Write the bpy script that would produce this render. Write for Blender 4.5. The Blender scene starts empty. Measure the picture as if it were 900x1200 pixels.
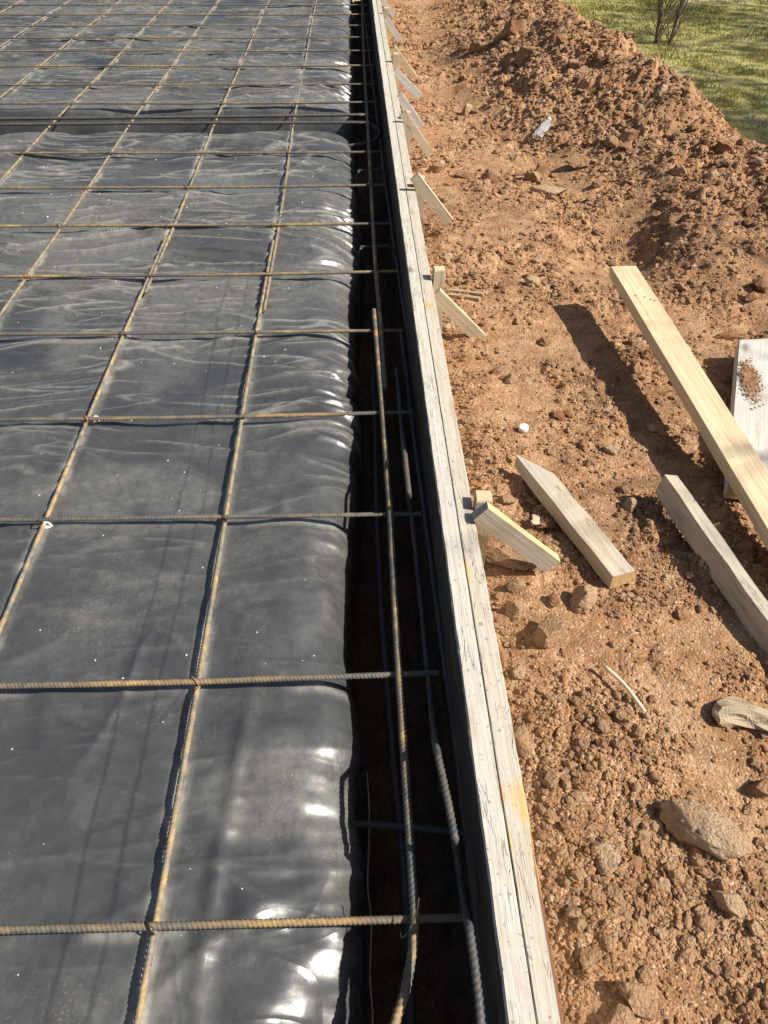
import bpy, bmesh, math, random
import numpy as np
from mathutils import Vector, Matrix

# ------------------------------------------------------------------ camera, sky, sun, exposure
scene = bpy.context.scene
COL = scene.collection
CAM_H = 1.2791
RT = Vector((0.999, -0.0363, 0.0062)); FW = Vector((0.0306, 0.7333, -0.6792))
FW.normalize(); RT = (RT - FW*RT.dot(FW)).normalized(); UP = RT.cross(FW)
FPX = 883.3
cam_d = bpy.data.cameras.new('camera'); cam = bpy.data.objects.new('camera', cam_d); COL.objects.link(cam)
cam_d.sensor_fit = 'VERTICAL'; cam_d.sensor_height = 36.0; cam_d.sensor_width = 27.0
cam_d.lens = FPX/1200*36; cam_d.clip_start = 0.02; cam_d.clip_end = 2000
m3 = Matrix((RT, UP, -FW)).transposed()
cam.matrix_world = Matrix.Translation((0, 0, CAM_H)) @ m3.to_4x4()
scene.camera = cam

SUN_EL, SUN_AZ = math.radians(44.5), math.radians(-17)      # azimuth counted from +X
world = bpy.data.worlds.new("World"); scene.world = world; world.use_nodes = True
wn = world.node_tree.nodes; wl = world.node_tree.links
bg = wn['Background']; sky = wn.new('ShaderNodeTexSky'); sky.sky_type = 'NISHITA'; sky.sun_disc = False; sky.dust_density = 2.5
sky.sun_elevation = SUN_EL; sky.sun_rotation = math.pi/2 - SUN_AZ
wl.new(sky.outputs[0], bg.inputs[0]); bg.inputs[1].default_value = 0.05
sun_d = bpy.data.lights.new('sun', 'SUN'); sun = bpy.data.objects.new('sun', sun_d); COL.objects.link(sun)
sun_d.energy = 4.6; sun_d.angle = math.radians(0.53); sun_d.color = (1.0, 0.93, 0.82)
sun.rotation_euler = (0, math.pi/2 - SUN_EL, SUN_AZ)
vs = scene.view_settings; vs.view_transform = 'Standard'; vs.look = 'None'; vs.gamma = 1; vs.use_curve_mapping = False
vs.exposure = 0.68
scene.cycles.max_bounces = 6; scene.cycles.transparent_max_bounces = 6

random.seed(7); RNG = np.random.default_rng(11)

# ------------------------------------------------------------------ noise
_perm = np.random.default_rng(3).permutation(1024).astype(np.int64)
_perm = np.concatenate([_perm, _perm])
_ang = np.random.default_rng(4).random(1024)*2*np.pi
_gx, _gy = np.cos(_ang), np.sin(_ang)
_r1 = np.random.default_rng(5).random(1024); _r2 = np.random.default_rng(6).random(1024); _r3 = np.random.default_rng(8).random(1024)
def _h(i, j, s=0): return _perm[(_perm[(i+s*37) & 1023] + j) & 1023]
def perlin(x, y, s=0):
    x = np.asarray(x, float); y = np.asarray(y, float)
    i = np.floor(x).astype(np.int64); j = np.floor(y).astype(np.int64); u = x-i; v = y-j
    fu = u*u*u*(u*(u*6-15)+10); fv = v*v*v*(v*(v*6-15)+10)
    def g(di, dj):
        k = _h(i+di, j+dj, s); return _gx[k]*(u-di)+_gy[k]*(v-dj)
    a = g(0,0); b = g(1,0); c = g(0,1); d = g(1,1)
    return ((a+(b-a)*fu) + ((c+(d-c)*fu)-(a+(b-a)*fu))*fv)*1.5
def fbm(x, y, n=4, s=0, gain=.5):
    o = 0; a = 1; f = 1
    for k in range(n):
        o = o + a*perlin(x*f, y*f, s+k); a *= gain; f *= 2.03
    return o
def ridged(x, y, s=0, sharp=.06): 
    return 1-np.sqrt(perlin(x, y, s)**2+sharp**2)
def clods(x, y, s=0, rmin=.25, rmax=.62, keep=.75):
    # rounded lumps, one in most cells: height in units of the cell
    i = np.floor(x).astype(np.int64); j = np.floor(y).astype(np.int64); out = np.zeros(np.shape(x))
    for di in (-1,0,1):
        for dj in (-1,0,1):
            k = _h(i+di, j+dj, s)
            cx = i+di+_r1[k]; cy = j+dj+_r2[k]; r = rmin+(rmax-rmin)*_r3[k]**2
            r = np.where(_r3[(k*7+3) & 1023] < keep, r, 1e-3)
            e = .65+.7*_r1[(k*5+1) & 1023]
            d2 = ((x-cx)**2*e+(y-cy)**2/e)/r**2
            out = np.maximum(out, r*np.sqrt(np.clip(1-d2, 0, 1))*.8)
    return out
def sstep(a, b, x):
    t = np.clip((x-a)/(b-a), 0, 1); return t*t*(3-2*t)

# ------------------------------------------------------------------ object helpers
def tag(o, label=None, cat=None, group=None, kind=None):
    if label: o['label'] = label
    if cat: o['category'] = cat
    if group: o['group'] = group
    if kind: o['kind'] = kind
    return o
def link(name, me, mats=None, parent=None, loc=None):
    o = bpy.data.objects.new(name, me); COL.objects.link(o)
    if mats is not None and me is not None and len(me.materials) == 0:
        for m in (mats if isinstance(mats, (list, tuple)) else [mats]): me.materials.append(m)
    if parent is not None: o.parent = parent
    if loc is not None: o.location = loc
    return o
def mesh_np(name, V, F, smooth=True):
    V = np.asarray(V, np.float32); F = np.asarray(F, np.int32); n = F.shape[1]
    me = bpy.data.meshes.new(name); me.vertices.add(len(V)); me.vertices.foreach_set('co', V.ravel())
    me.loops.add(F.size); me.loops.foreach_set('vertex_index', F.ravel())
    me.polygons.add(len(F)); me.polygons.foreach_set('loop_start', np.arange(0, F.size, n, dtype=np.int32))
    me.polygons.foreach_set('loop_total', np.full(len(F), n, np.int32))
    me.polygons.foreach_set('use_smooth', np.full(len(F), smooth, bool))
    me.update(calc_edges=True); return me
def grid_faces(nr, nc):
    a = (np.arange(nr-1)[:, None]*nc+np.arange(nc-1)[None, :]).ravel()
    return np.stack([a, a+1, a+nc+1, a+nc], 1)
def from_bm(name, bm, smooth=False):
    me = bpy.data.meshes.new(name); bmesh.ops.recalc_face_normals(bm, faces=bm.faces); bm.to_mesh(me); bm.free()
    if smooth:
        for p in me.polygons: p.use_smooth = True
    return me
def empty(name, loc=(0,0,0), rz=0):
    o = bpy.data.objects.new(name, None); COL.objects.link(o); o.location = loc; o.rotation_euler = (0,0,rz); o.empty_display_size = .05
    return o

# ------------------------------------------------------------------ materials
class NT:
    def __init__(s, name):
        s.m = bpy.data.materials.new(name); s.m.use_nodes = True; s.t = s.m.node_tree; s.n = s.t.nodes; s.l = s.t.links
        s.b = s.n['Principled BSDF']; s.out = s.n['Material Output']
    def new(s, ty, **kw):
        n = s.n.new(ty)
        for k, v in kw.items(): setattr(n, k, v)
        return n
    def put(s, sock, v):
        if v is None: return
        if hasattr(v, 'is_linked') or hasattr(v, 'links'): s.l.new(v, sock)
        else: sock.default_value = (*v, 1) if isinstance(v, tuple) and len(v) == 3 and sock.type == 'RGBA' else v
    def coord(s, kind='Object', scale=(1,1,1), rnd=False):
        if kind == 'World': o = s.new('ShaderNodeNewGeometry').outputs['Position']
        else: o = s.new('ShaderNodeTexCoord').outputs[kind]
        mp = s.new('ShaderNodeMapping'); s.l.new(o, mp.inputs[0]); mp.inputs['Scale'].default_value = scale
        if rnd:
            oi = s.new('ShaderNodeObjectInfo'); mu = s.new('ShaderNodeMath', operation='MULTIPLY'); s.l.new(oi.outputs['Random'], mu.inputs[0]); mu.inputs[1].default_value = 37
            cb = s.new('ShaderNodeCombineXYZ'); [s.l.new(mu.outputs[0], cb.inputs[i]) for i in range(3)]
            s.l.new(cb.outputs[0], mp.inputs['Location'])
        return mp.outputs[0]
    def noise(s, co, scale, detail=4, rough=.55, dist=0):
        n = s.new('ShaderNodeTexNoise'); s.l.new(co, n.inputs['Vector']); n.inputs['Scale'].default_value = scale
        n.inputs['Detail'].default_value = detail; n.inputs['Roughness'].default_value = rough; n.inputs['Distortion'].default_value = dist
        return n.outputs['Fac']
    def voro(s, co, scale, feat='F1', out='Distance'):
        n = s.new('ShaderNodeTexVoronoi', feature=feat); s.l.new(co, n.inputs['Vector']); n.inputs['Scale'].default_value = scale
        return n.outputs[out]
    def ramp(s, fac, stops):
        r = s.new('ShaderNodeValToRGB'); s.l.new(fac, r.inputs[0]); e = r.color_ramp.elements
        while len(e) < len(stops): e.new(.5)
        for k, (p, c) in enumerate(stops):
            e[k].position = p; e[k].color = (*c, 1) if isinstance(c, tuple) else (c, c, c, 1)
        return r.outputs[0]
    def mix(s, f, a, b, mode='MIX'):
        n = s.new('ShaderNodeMix', data_type='RGBA', blend_type=mode)
        s.put(n.inputs[0], f); s.put(n.inputs[6], a); s.put(n.inputs[7], b); return n.outputs[2]
    def math(s, op, a, b=None):
        n = s.new('ShaderNodeMath', operation=op); s.put(n.inputs[0], a); s.put(n.inputs[1], b); return n.outputs[0]
    def bump(s, h, dist, strength=1, nrm=None):
        n = s.new('ShaderNodeBump'); s.l.new(h, n.inputs['Height']); n.inputs['Distance'].default_value = dist; n.inputs['Strength'].default_value = strength
        if nrm is not None: s.l.new(nrm, n.inputs['Normal'])
        return n.outputs[0]
    def done(s, col=None, rough=None, nrm=None, metal=None, spec=None):
        s.put(s.b.inputs['Base Color'], col); s.put(s.b.inputs['Roughness'], rough); s.put(s.b.inputs['Normal'], nrm)
        s.put(s.b.inputs['Metallic'], metal); s.put(s.b.inputs['Specular IOR Level'], spec); return s.m

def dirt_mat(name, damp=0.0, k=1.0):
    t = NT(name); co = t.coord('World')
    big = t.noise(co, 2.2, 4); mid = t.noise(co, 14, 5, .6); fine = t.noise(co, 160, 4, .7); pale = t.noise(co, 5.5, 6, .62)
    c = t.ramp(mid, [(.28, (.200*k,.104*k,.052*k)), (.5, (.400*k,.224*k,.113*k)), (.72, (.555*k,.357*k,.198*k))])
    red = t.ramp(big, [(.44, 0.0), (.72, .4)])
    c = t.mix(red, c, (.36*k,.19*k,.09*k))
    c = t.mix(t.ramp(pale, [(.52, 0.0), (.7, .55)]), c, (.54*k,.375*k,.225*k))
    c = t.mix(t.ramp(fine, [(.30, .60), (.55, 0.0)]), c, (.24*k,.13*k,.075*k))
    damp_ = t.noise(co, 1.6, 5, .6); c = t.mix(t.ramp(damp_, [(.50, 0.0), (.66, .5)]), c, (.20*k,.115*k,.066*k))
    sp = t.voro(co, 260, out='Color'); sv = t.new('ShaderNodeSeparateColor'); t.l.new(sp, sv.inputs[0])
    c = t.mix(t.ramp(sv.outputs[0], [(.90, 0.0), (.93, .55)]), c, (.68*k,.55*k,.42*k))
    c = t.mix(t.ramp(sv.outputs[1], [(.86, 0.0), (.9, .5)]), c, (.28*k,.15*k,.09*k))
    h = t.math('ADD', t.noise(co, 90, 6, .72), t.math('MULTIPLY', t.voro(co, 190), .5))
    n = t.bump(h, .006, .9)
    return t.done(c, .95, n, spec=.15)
M_DIRT = dirt_mat('dirt'); M_TRENCH_SHADE = dirt_mat('trench_dirt_shade', k=.5)  # trench copy of the dirt is darkened, shade put into its colour
def stone_mat(name, lo, mi, hi):
    t = NT(name); co = t.coord('Object', rnd=True); w = t.coord('World')
    oi = t.new('ShaderNodeObjectInfo').outputs['Random']
    c = t.ramp(oi, [(0.0, lo), (.5, mi), (1.0, hi)])
    c = t.mix(t.ramp(t.noise(w, 45, 5, .65), [(.35, .5), (.6, 0.0)]), c, tuple(v*.55 for v in mi))
    c = t.mix(t.ramp(t.noise(w, 18, 4), [(.45, 0.0), (.65, .6)]), c, (.48,.32,.20))
    h = t.math('ADD', t.noise(w, 70, 6, .7), t.math('MULTIPLY', t.noise(w, 260, 3, .6), .4))
    fine = t.noise(w, 150, 4, .7); c = t.mix(t.ramp(fine, [(.32, .55), (.55, 0.0)]), c, tuple(v*.5 for v in lo))
    c = t.mix(t.ramp(t.noise(w, 7, 5, .6), [(.42, 0.0), (.62, .75)]), c, (.40,.25,.145))
    h = t.math('ADD', h, t.math('MULTIPLY', t.voro(w, 170), .35))
    return t.done(c, .95, t.bump(h, .010, .95), spec=.12)
M_STONE = stone_mat('stone', (.31,.185,.105), (.41,.26,.155), (.48,.325,.205))
M_REDST = stone_mat('red_clay_stone', (.28,.125,.06), (.36,.18,.09), (.42,.23,.125))
M_GRAYST = stone_mat('grey_tan_stone', (.52,.385,.26), (.56,.42,.285), (.61,.46,.32))

def wood_mat(name, a, b, grain=(.10,.06,.03), gk=.5, grey=None, greyk=0, stain=None, staink=0, rough=.75, knots=False, crack=0.0, film=None):
    t = NT(name); co = t.coord('Object', rnd=True); st = t.coord('Object', (1.2, 34, 34), rnd=True); st2 = t.coord('Object', (2.5, 110, 110), rnd=True)
    g = t.noise(st, 1.6, 5, .6, .6); f = t.noise(st2, 1.4, 4, .65)
    c = t.mix(t.ramp(g, [(.3, 0.0), (.7, 1.0)]), a, b)
    c = t.mix(t.ramp(f, [(.28, gk), (.5, 0.0)]), c, grain)
    if grey:
        c = t.mix(t.ramp(t.noise(t.coord('Object', (2.2, 9, 9), rnd=True), 2.2, 6, .65), [(.5-greyk*.25, greyk), (.62, 0.0)]), c, grey)
    if film:
        c = t.mix(t.ramp(t.noise(co, 30, 7, .72), [(.36, .75), (.62, .15)]), c, film)
        c = t.mix(t.ramp(t.noise(t.coord('Object', (6, 40, 40), rnd=True), 4, 6, .75), [(.28, .14), (.44, 0.0)]), c, (.25,.24,.22))
        c = t.mix(t.ramp(t.noise(co, 95, 3, .6), [(.30, .6), (.38, 0.0)]), c, (.10,.09,.075))
    if stain:
        c = t.mix(t.ramp(t.noise(t.coord('Object', (2.6, 12, 12), rnd=True), 1.6, 4, .6), [(.60, 0.0), (.66, staink)]), c, stain)
    kc = t.coord('Object', (4.5, 11, 11), rnd=True); kd = t.voro(kc, 1.0); kv = t.new('ShaderNodeSeparateColor'); t.l.new(t.voro(kc, 1.0, out='Color'), kv.inputs[0])
    kn = t.math('MULTIPLY', t.ramp(kd, [(.07, .85), (.13, .25), (.2, 0.0)]), t.ramp(kv.outputs[0], [(.55, 0.0), (.57, 1.0)]))
    c = t.mix(kn, c, tuple(v*.7 for v in grain))
    c = t.mix(t.ramp(t.noise(t.coord('Object', (3, 14, 14), rnd=True), 2.6, 6, .7), [(.54, 0.0), (.74, .55)]), c, (.36,.24,.145))
    h = t.math('ADD', g, t.math('MULTIPLY', f, .7))
    if crack:
        w = t.coord('Object', (2.2, 26, 26), rnd=True)
        ck = t.ramp(t.math('ABSOLUTE', t.math('SUBTRACT', t.noise(w, 1.3, 4, .6, .4), .5)), [(0.0, 0.0), (.010, 1.0)])
        msk = t.ramp(t.noise(co, 9, 3), [(.48, 0.0), (.56, 1.0)])
        ckm = t.math('MULTIPLY', t.math('SUBTRACT', 1.0, ck), msk)
        c = t.mix(t.math('MULTIPLY', ckm, crack), c, (.12,.10,.08)); h = t.math('SUBTRACT', h, t.math('MULTIPLY', ckm, .8))
    return t.done(c, rough, t.bump(h, .0022, .8), spec=.25)
M_FORM_IN = wood_mat('concrete_stained_wood', (.46,.425,.36), (.56,.525,.46), (.27,.24,.19), .5, film=(.54,.52,.475), crack=.14)
M_FORM_OUT = wood_mat('weathered_form_wood', (.46,.40,.31), (.54,.49,.41), (.27,.22,.16), .6, film=(.50,.475,.42), stain=(.60,.39,.13), staink=.8, crack=.14)
M_BARK = wood_mat('bark_edge', (.13,.06,.04), (.24,.12,.07), (.06,.025,.018), .6, stain=(.60,.36,.11), staink=.95)
M_FORM_SHADE = wood_mat('shade_darkened_wood', (.06,.052,.043), (.10,.085,.07), (.02,.017,.014), .5)  # inner form face: trench shade put into a near-black wood colour
M_PINE = wood_mat('fresh_pine', (.56,.44,.28), (.67,.56,.39), (.46,.29,.13), .45)
M_PINE_END = wood_mat('pine_end_grain', (.47,.30,.14), (.56,.38,.2), (.3,.17,.07), .5)
M_STAKE = wood_mat('stake_wood', (.49,.39,.26), (.60,.50,.36), (.28,.19,.11), .55, grey=(.42,.38,.32), greyk=.8)
M_POST = wood_mat('grey_weathered_wood', (.47,.385,.275), (.60,.52,.40), (.20,.14,.09), .55, grey=(.38,.37,.345), greyk=.8, stain=(.56,.33,.12), staink=.5, crack=.6)
M_POST2 = wood_mat('dirty_grey_wood', (.44,.38,.29), (.58,.51,.41), (.10,.08,.06), .6, grey=(.33,.31,.285), greyk=.8, crack=.6)
M_BRACE = wood_mat('brace_wood', (.43,.36,.27), (.52,.45,.34), (.17,.12,.08), .5, grey=(.38,.36,.33), greyk=.8)
M_BRACE_Y = wood_mat('yellow_sawn_edge', (.58,.43,.21), (.66,.53,.31), (.38,.24,.10), .4)
M_PALE = wood_mat('pale_grey_board', (.50,.48,.44), (.57,.555,.52), (.34,.31,.26), .5, grey=(.52,.51,.49), greyk=.5)
M_BARKWOOD = wood_mat('driftwood', (.36,.26,.16), (.50,.39,.26), (.12,.07,.035), .75, grey=(.40,.35,.28), greyk=.6, crack=.8)
M_STICK = wood_mat('dry_stick', (.58,.50,.38), (.66,.58,.46), (.35,.26,.16), .4)

def rebar_mat(name, orange, rust, grey, ko):
    t = NT(name); co = t.coord('Object', rnd=True); st = t.coord('Object', (1, 6, 6), rnd=True)
    a = t.noise(st, 3.5, 4, .6); b = t.noise(co, 60, 4, .65); d = t.noise(st, 1.1, 3)
    c = t.ramp(a, [(.42, grey), (.56, rust), (.72, orange)])
    c = t.mix(t.ramp(d, [(.55-ko, ko), (.75-ko, 0.0)]), c, orange)
    c = t.mix(t.ramp(b, [(.35, .6), (.6, 0.0)]), c, tuple(v*.5 for v in grey))
    me = t.ramp(a, [(.35, .5), (.55, 0.0)])
    return t.done(c, t.ramp(b, [(.3, .5), (.7, .8)]), t.bump(b, .0008, .6), me, .4)
M_REBAR = rebar_mat('rebar_rust', (.48,.32,.12), (.23,.165,.095), (.15,.145,.135), .0)
M_REBAR_Y = rebar_mat('rebar_tan_rust', (.50,.34,.14), (.33,.24,.13), (.24,.225,.195), .12)
M_REBAR_D = rebar_mat('rebar_dark', (.16,.11,.06), (.10,.085,.07), (.10,.10,.105), .02)  # darker rebar copy, trench shade is put into its colour
t = NT('tie_wire_steel'); M_WIRE = t.done((.10,.085,.07), .45, metal=.7)
t = NT('tie_wire_rusty'); M_WIRE_R = t.done(t.mix(t.noise(t.coord('World'), 200), (.38,.25,.10), (.22,.12,.05)), .7, metal=.2)
t = NT('white_plastic'); M_WHITE = t.done((.72,.71,.68), .5)

def plastic_mat():
    t = NT('black_polythene'); co = t.coord('World'); 
    d1 = t.noise(co, 3.0, 6, .65, .4); d2 = t.noise(co, 40, 5, .7); d3 = t.noise(co, 260, 3, .7)
    geo = t.new('ShaderNodeNewGeometry'); 
    base = t.mix(t.ramp(d1, [(.35, 0.0), (.7, 1.0)]), (.037,.039,.043), (.055,.057,.060))
    dm = t.math('MULTIPLY', t.ramp(d1, [(.40, 0.10), (.70, .85)]), t.ramp(d2, [(.38, .10), (.72, .70)]))
    c = t.mix(dm, base, (.105,.105,.102))
    at = t.new('ShaderNodeAttribute', attribute_name='dust_sheen').outputs['Fac']
    c = t.mix(t.math('MULTIPLY', at, t.ramp(d2, [(.25, .35), (.55, 1.0)])), c, (.40,.39,.35))
    c = t.mix(t.math('MULTIPLY', t.ramp(d3, [(.60, 0.0), (.70, .75)]), t.ramp(d1, [(.47, 0.05), (.60, 1.0)])), c, (.36,.30,.21))
    h = t.math('ADD', t.noise(co, 9, 3, .45), t.math('MULTIPLY', t.noise(co, 70, 2, .5), .05))
    def pleats(sc, rot, w, off, lo, hi):
        mp = t.new('ShaderNodeMapping'); t.l.new(geo.outputs['Position'], mp.inputs[0]); mp.inputs['Rotation'].default_value = (0, 0, rot); mp.inputs['Scale'].default_value = (sc[0], sc[1], .01); mp.inputs['Location'].default_value = (off, off*.7, off)
        k = t.noise(mp.outputs[0], 1.0, 1.0, .3, 0)
        line = t.ramp(t.math('ABSOLUTE', t.math('SUBTRACT', k, .5)), [(0.0, 1.0), (w*.45, .55), (w, .10), (w*3, 0.0)])
        mp2 = t.new('ShaderNodeMapping'); t.l.new(geo.outputs['Position'], mp2.inputs[0]); mp2.inputs['Scale'].default_value = (sc[0]*.8, sc[1]*.35, .01); mp2.inputs['Location'].default_value = (off+7, off+3, off)
        return t.math('MULTIPLY', line, t.ramp(t.noise(mp2.outputs[0], 1.0, 2), [(lo, 0.0), (hi, 1.0)]))
    sx = t.new('ShaderNodeSeparateXYZ'); t.l.new(geo.outputs['Position'], sx.inputs[0])
    fy = t.new('ShaderNodeMapRange'); t.l.new(sx.outputs['Y'], fy.inputs[0]); fy.inputs[1].default_value = 1.0; fy.inputs[2].default_value = 2.8; fy.inputs[3].default_value = .0
    near_ = None
    for sc, rot, w, off in (((3.0,4.2),.9,.016,21),((2.6,5.0),-.7,.016,25),((3.4,6.0),.25,.02,29),((2.2,7.0),1.9,.014,33)):
        q = pleats(sc, rot, w, off, .50, .66); near_ = q if near_ is None else t.math('ADD', near_, q)
    wr = t.math('MULTIPLY', near_, t.math('SUBTRACT', 1.0, fy.outputs[0]))
    n0 = t.bump(wr, .0009, 1.0)
    n = t.bump(h, .014, .45, n0)
    t.b.inputs['Coat Weight'].default_value = .62; t.b.inputs['Coat Roughness'].default_value = .46; t.b.inputs['Coat IOR'].default_value = 1.6; t.l.new(n, t.b.inputs['Coat Normal'])
    r = t.math('ADD', t.ramp(d2, [(.3, .21), (.7, .32)]), t.math('MULTIPLY', dm, .16))
    return t.done(c, r, n, spec=.62)
M_PLASTIC = plastic_mat()

# ------------------------------------------------------------------ terrain
RX = np.array([3.2, 2.5, 2.15, 1.95, 1.84, 1.78, 1.74, 1.68, 1.57, 1.46, 1.44, 1.45, 1.5, 1.5]); RY = np.array([1.7, 2.4, 2.9, 3.25, 3.5, 3.7, 4.0, 4.3, 4.7, 5.4, 6.2, 7.4, 9.0, 11.0])
RZ = np.array([.12, .13, .15, .165, .165, .165, .18, .235, .315, .335, .29, .20, .05, -.04])
def height_coarse(x, y):
    x = np.asarray(x, float); y = np.asarray(y, float)
    best = np.full(np.shape(x), 1e9); rz = np.zeros(np.shape(x)); side = np.zeros(np.shape(x))
    for k in range(len(RX)-1):
        ax, ay, bx, by = RX[k], RY[k], RX[k+1], RY[k+1]; dx, dy = bx-ax, by-ay; L2 = dx*dx+dy*dy
        tt = np.clip(((x-ax)*dx+(y-ay)*dy)/L2, 0, 1); qx = ax+tt*dx; qy = ay+tt*dy
        d = np.hypot(x-qx, y-qy); s = np.sign((x-ax)*dy-(y-ay)*dx); m = d < best
        best = np.where(m, d, best); rz = np.where(m, RZ[k]+tt*(RZ[k+1]-RZ[k]), rz); side = np.where(m, s, side)
    base = -.05+.012*perlin(x*1.7, y*1.7, 31)
    w = np.where(side > 0, .5, .80+.18*perlin(y*.9, x*0+.5, 33))
    f = 1-sstep(.0, 1.0, best/w); f = .45*f+.55*np.clip(1-best/w, 0, 1)
    out = base+(rz+.05)*f
    mound = np.clip((rz+.05)*f/.25, 0, 1)
    out = out+.060*mound*fbm(x*2.6, y*2.6, 2, 40)+.050*mound*(clods(x/.36, y/.36, 12, keep=.7)*1.0-.2)
    # hollow with a lip where the toe of the mound was dug out
    out = out-.10*np.exp(-(((x-1.13)/.16)**2+((y-3.02)/.20)**2))+.05*np.exp(-(((x-1.38)/.17)**2+((y-2.98)/.28)**2))
    out = out-.05*np.exp(-(((x-1.42)/.12)**2+((y-2.36)/.12)**2))
    # trodden channel beside the form
    out = out-.02*np.exp(-((x-.29)/.05)**2)
    # the dirt thins out over the lawn
    fade = np.where(side > 0, sstep(.40, .9, best), 0)*sstep(2.6, 3.2, y)
    out = out-.35*fade-.4*sstep(3.3, 4.4, x)
    return out
def roughness(x, y):
    m = height_coarse(x, y)
    a = sstep(-.03, .12, m)
    r = .34+.75*a+.46*np.clip(fbm(x*3.6, y*3.6, 3, 60), -.7, 1)
    smooth = np.exp(-(((x-.62)/.22)**2+((y-2.05)/.45)**2))
    r = r-.4*smooth
    return np.clip(r, .08, .9)
def height(x, y):
    h = height_coarse(x, y); r = roughness(x, y)
    wx = x+.02*perlin(x*18, y*18, 70); wy = y+.02*perlin(x*18, y*18, 71)
    h = h+r*(.020*fbm(x*6, y*6, 4, 50)+.007*fbm(x*30, y*30, 3, 55))
    h = h+r*(clods(wx/.17, wy/.17, 1, keep=.35)*.17*.55+clods(wx/.075, wy/.075, 2, keep=.5)*.075*.8)
    h = h+(r*.4+.1)*.010*(np.abs(perlin(x*38, y*38, 57))-.3)+(r*1.05+.08)*(clods(wx/.034, wy/.034, 3, keep=.7)*.034*.8+clods(wx/.016, wy/.016, 4, keep=.75)*.016*.8)
    return h
def ray(px, py): return FW+RT*((px-450)/FPX)+UP*((600-py)/FPX)
def at_z(px, py, z):
    d = ray(px, py); tt = (z-CAM_H)/d.z; return Vector((0,0,CAM_H))+d*tt
def at_y(px, py, Y):
    d = ray(px, py); return Vector((0,0,CAM_H))+d*(Y/d.y)
def on_ground(px, py):
    d = ray(px, py); ts = np.linspace(.8, 14, 4000)
    hz = height_coarse(d.x*ts, d.y*ts); k = np.argmax(CAM_H+d.z*ts < hz); tt = ts[k]
    return Vector((d.x*tt, d.y*tt, float(hz[k])))
def axis(*segs):
    o = []
    for a, b, s in segs: o += list(np.arange(a, b, s))
    o.append(segs[-1][1]); return np.array(o)
gx = axis((.2545,1.35,.004),(1.35,2.3,.0065),(2.3,5.0,.05)); gy = axis((-.3,.2,.02),(.2,2.7,.004),(2.7,5.2,.0075),(5.2,10.5,.016))
X, Y = np.meshgrid(gx, gy); Z = height(X, Y)
dirt = link('dirt_ground', mesh_np('dirt_ground', np.stack([X,Y,Z],-1).reshape(-1,3), grid_faces(*X.shape)), M_DIRT)
tag(dirt, 'reddish brown excavated dirt ground rising to a mound beside the form', 'ground', kind='structure')

# lawn and far ground, one sheet to the horizon
lx = np.concatenate([-np.geomspace(400,6.5,14), axis((-6,8,.25)), np.geomspace(8.5,400,22)]); ly = np.concatenate([-np.geomspace(400,2.5,14), axis((-2,14,.25)), np.geomspace(14.5,400,22)])
def lawn_z(x, y):
    ins = sstep(-6.1,-5.4,x)*(1-sstep(1.2,2.0,x))*sstep(-1.8,-1.2,y)*(1-sstep(11.6,12.4,y))
    return -.27+.03*perlin(x*.5, y*.5, 80)*(1-ins)-.75*ins
X, Y = np.meshgrid(lx, ly); Z = lawn_z(X, Y)
t = NT('lawn_soil'); co = t.coord('World')
n1 = t.noise(co, .9, 5, .6); n2 = t.noise(co, 30, 4, .7)
c = t.mix(t.ramp(n2, [(.3, 0.0), (.7, 1.0)]), (.31,.31,.10), (.48,.43,.19))
c = t.mix(t.ramp(n1, [(.52, 0.0), (.62, .8)]), c, (.46,.39,.26))
M_LAWN = t.done(c, .95, t.bump(n2, .02, .7), spec=.1)
tag(link('lawn_ground', mesh_np('lawn', np.stack([X,Y,Z],-1).reshape(-1,3), grid_faces(*X.shape)), M_LAWN), 'grassy lawn beyond the dirt mound', 'lawn', kind='structure')

# trench floor and earth wall under the form
gx = axis((-.06,.2,.008)); gy = axis((-.7,.0,.03),(0,3,.010),(3,11,.03))
X, Y = np.meshgrid(gx, gy); Z = -.40+.02*fbm(X*8, Y*8, 3, 90)+clods(X/.05, Y/.05, 7)*.04+.10*sstep(.13,.2,X)
tag(link('trench_floor', mesh_np('trench_floor', np.stack([X,Y,Z],-1).reshape(-1,3), grid_faces(*X.shape)), M_TRENCH_SHADE), 'dirt floor of the footing trench, shade painted in', 'trench', kind='structure')
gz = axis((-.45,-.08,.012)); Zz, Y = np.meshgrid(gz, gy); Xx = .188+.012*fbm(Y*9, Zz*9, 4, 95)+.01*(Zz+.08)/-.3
tag(link('trench_wall', mesh_np('trench_wall', np.stack([Xx,Y,Zz],-1).reshape(-1,3), grid_faces(*Y.shape)), M_TRENCH_SHADE), 'earth wall of the footing trench below the form, shade painted in', 'trench', kind='structure')

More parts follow.
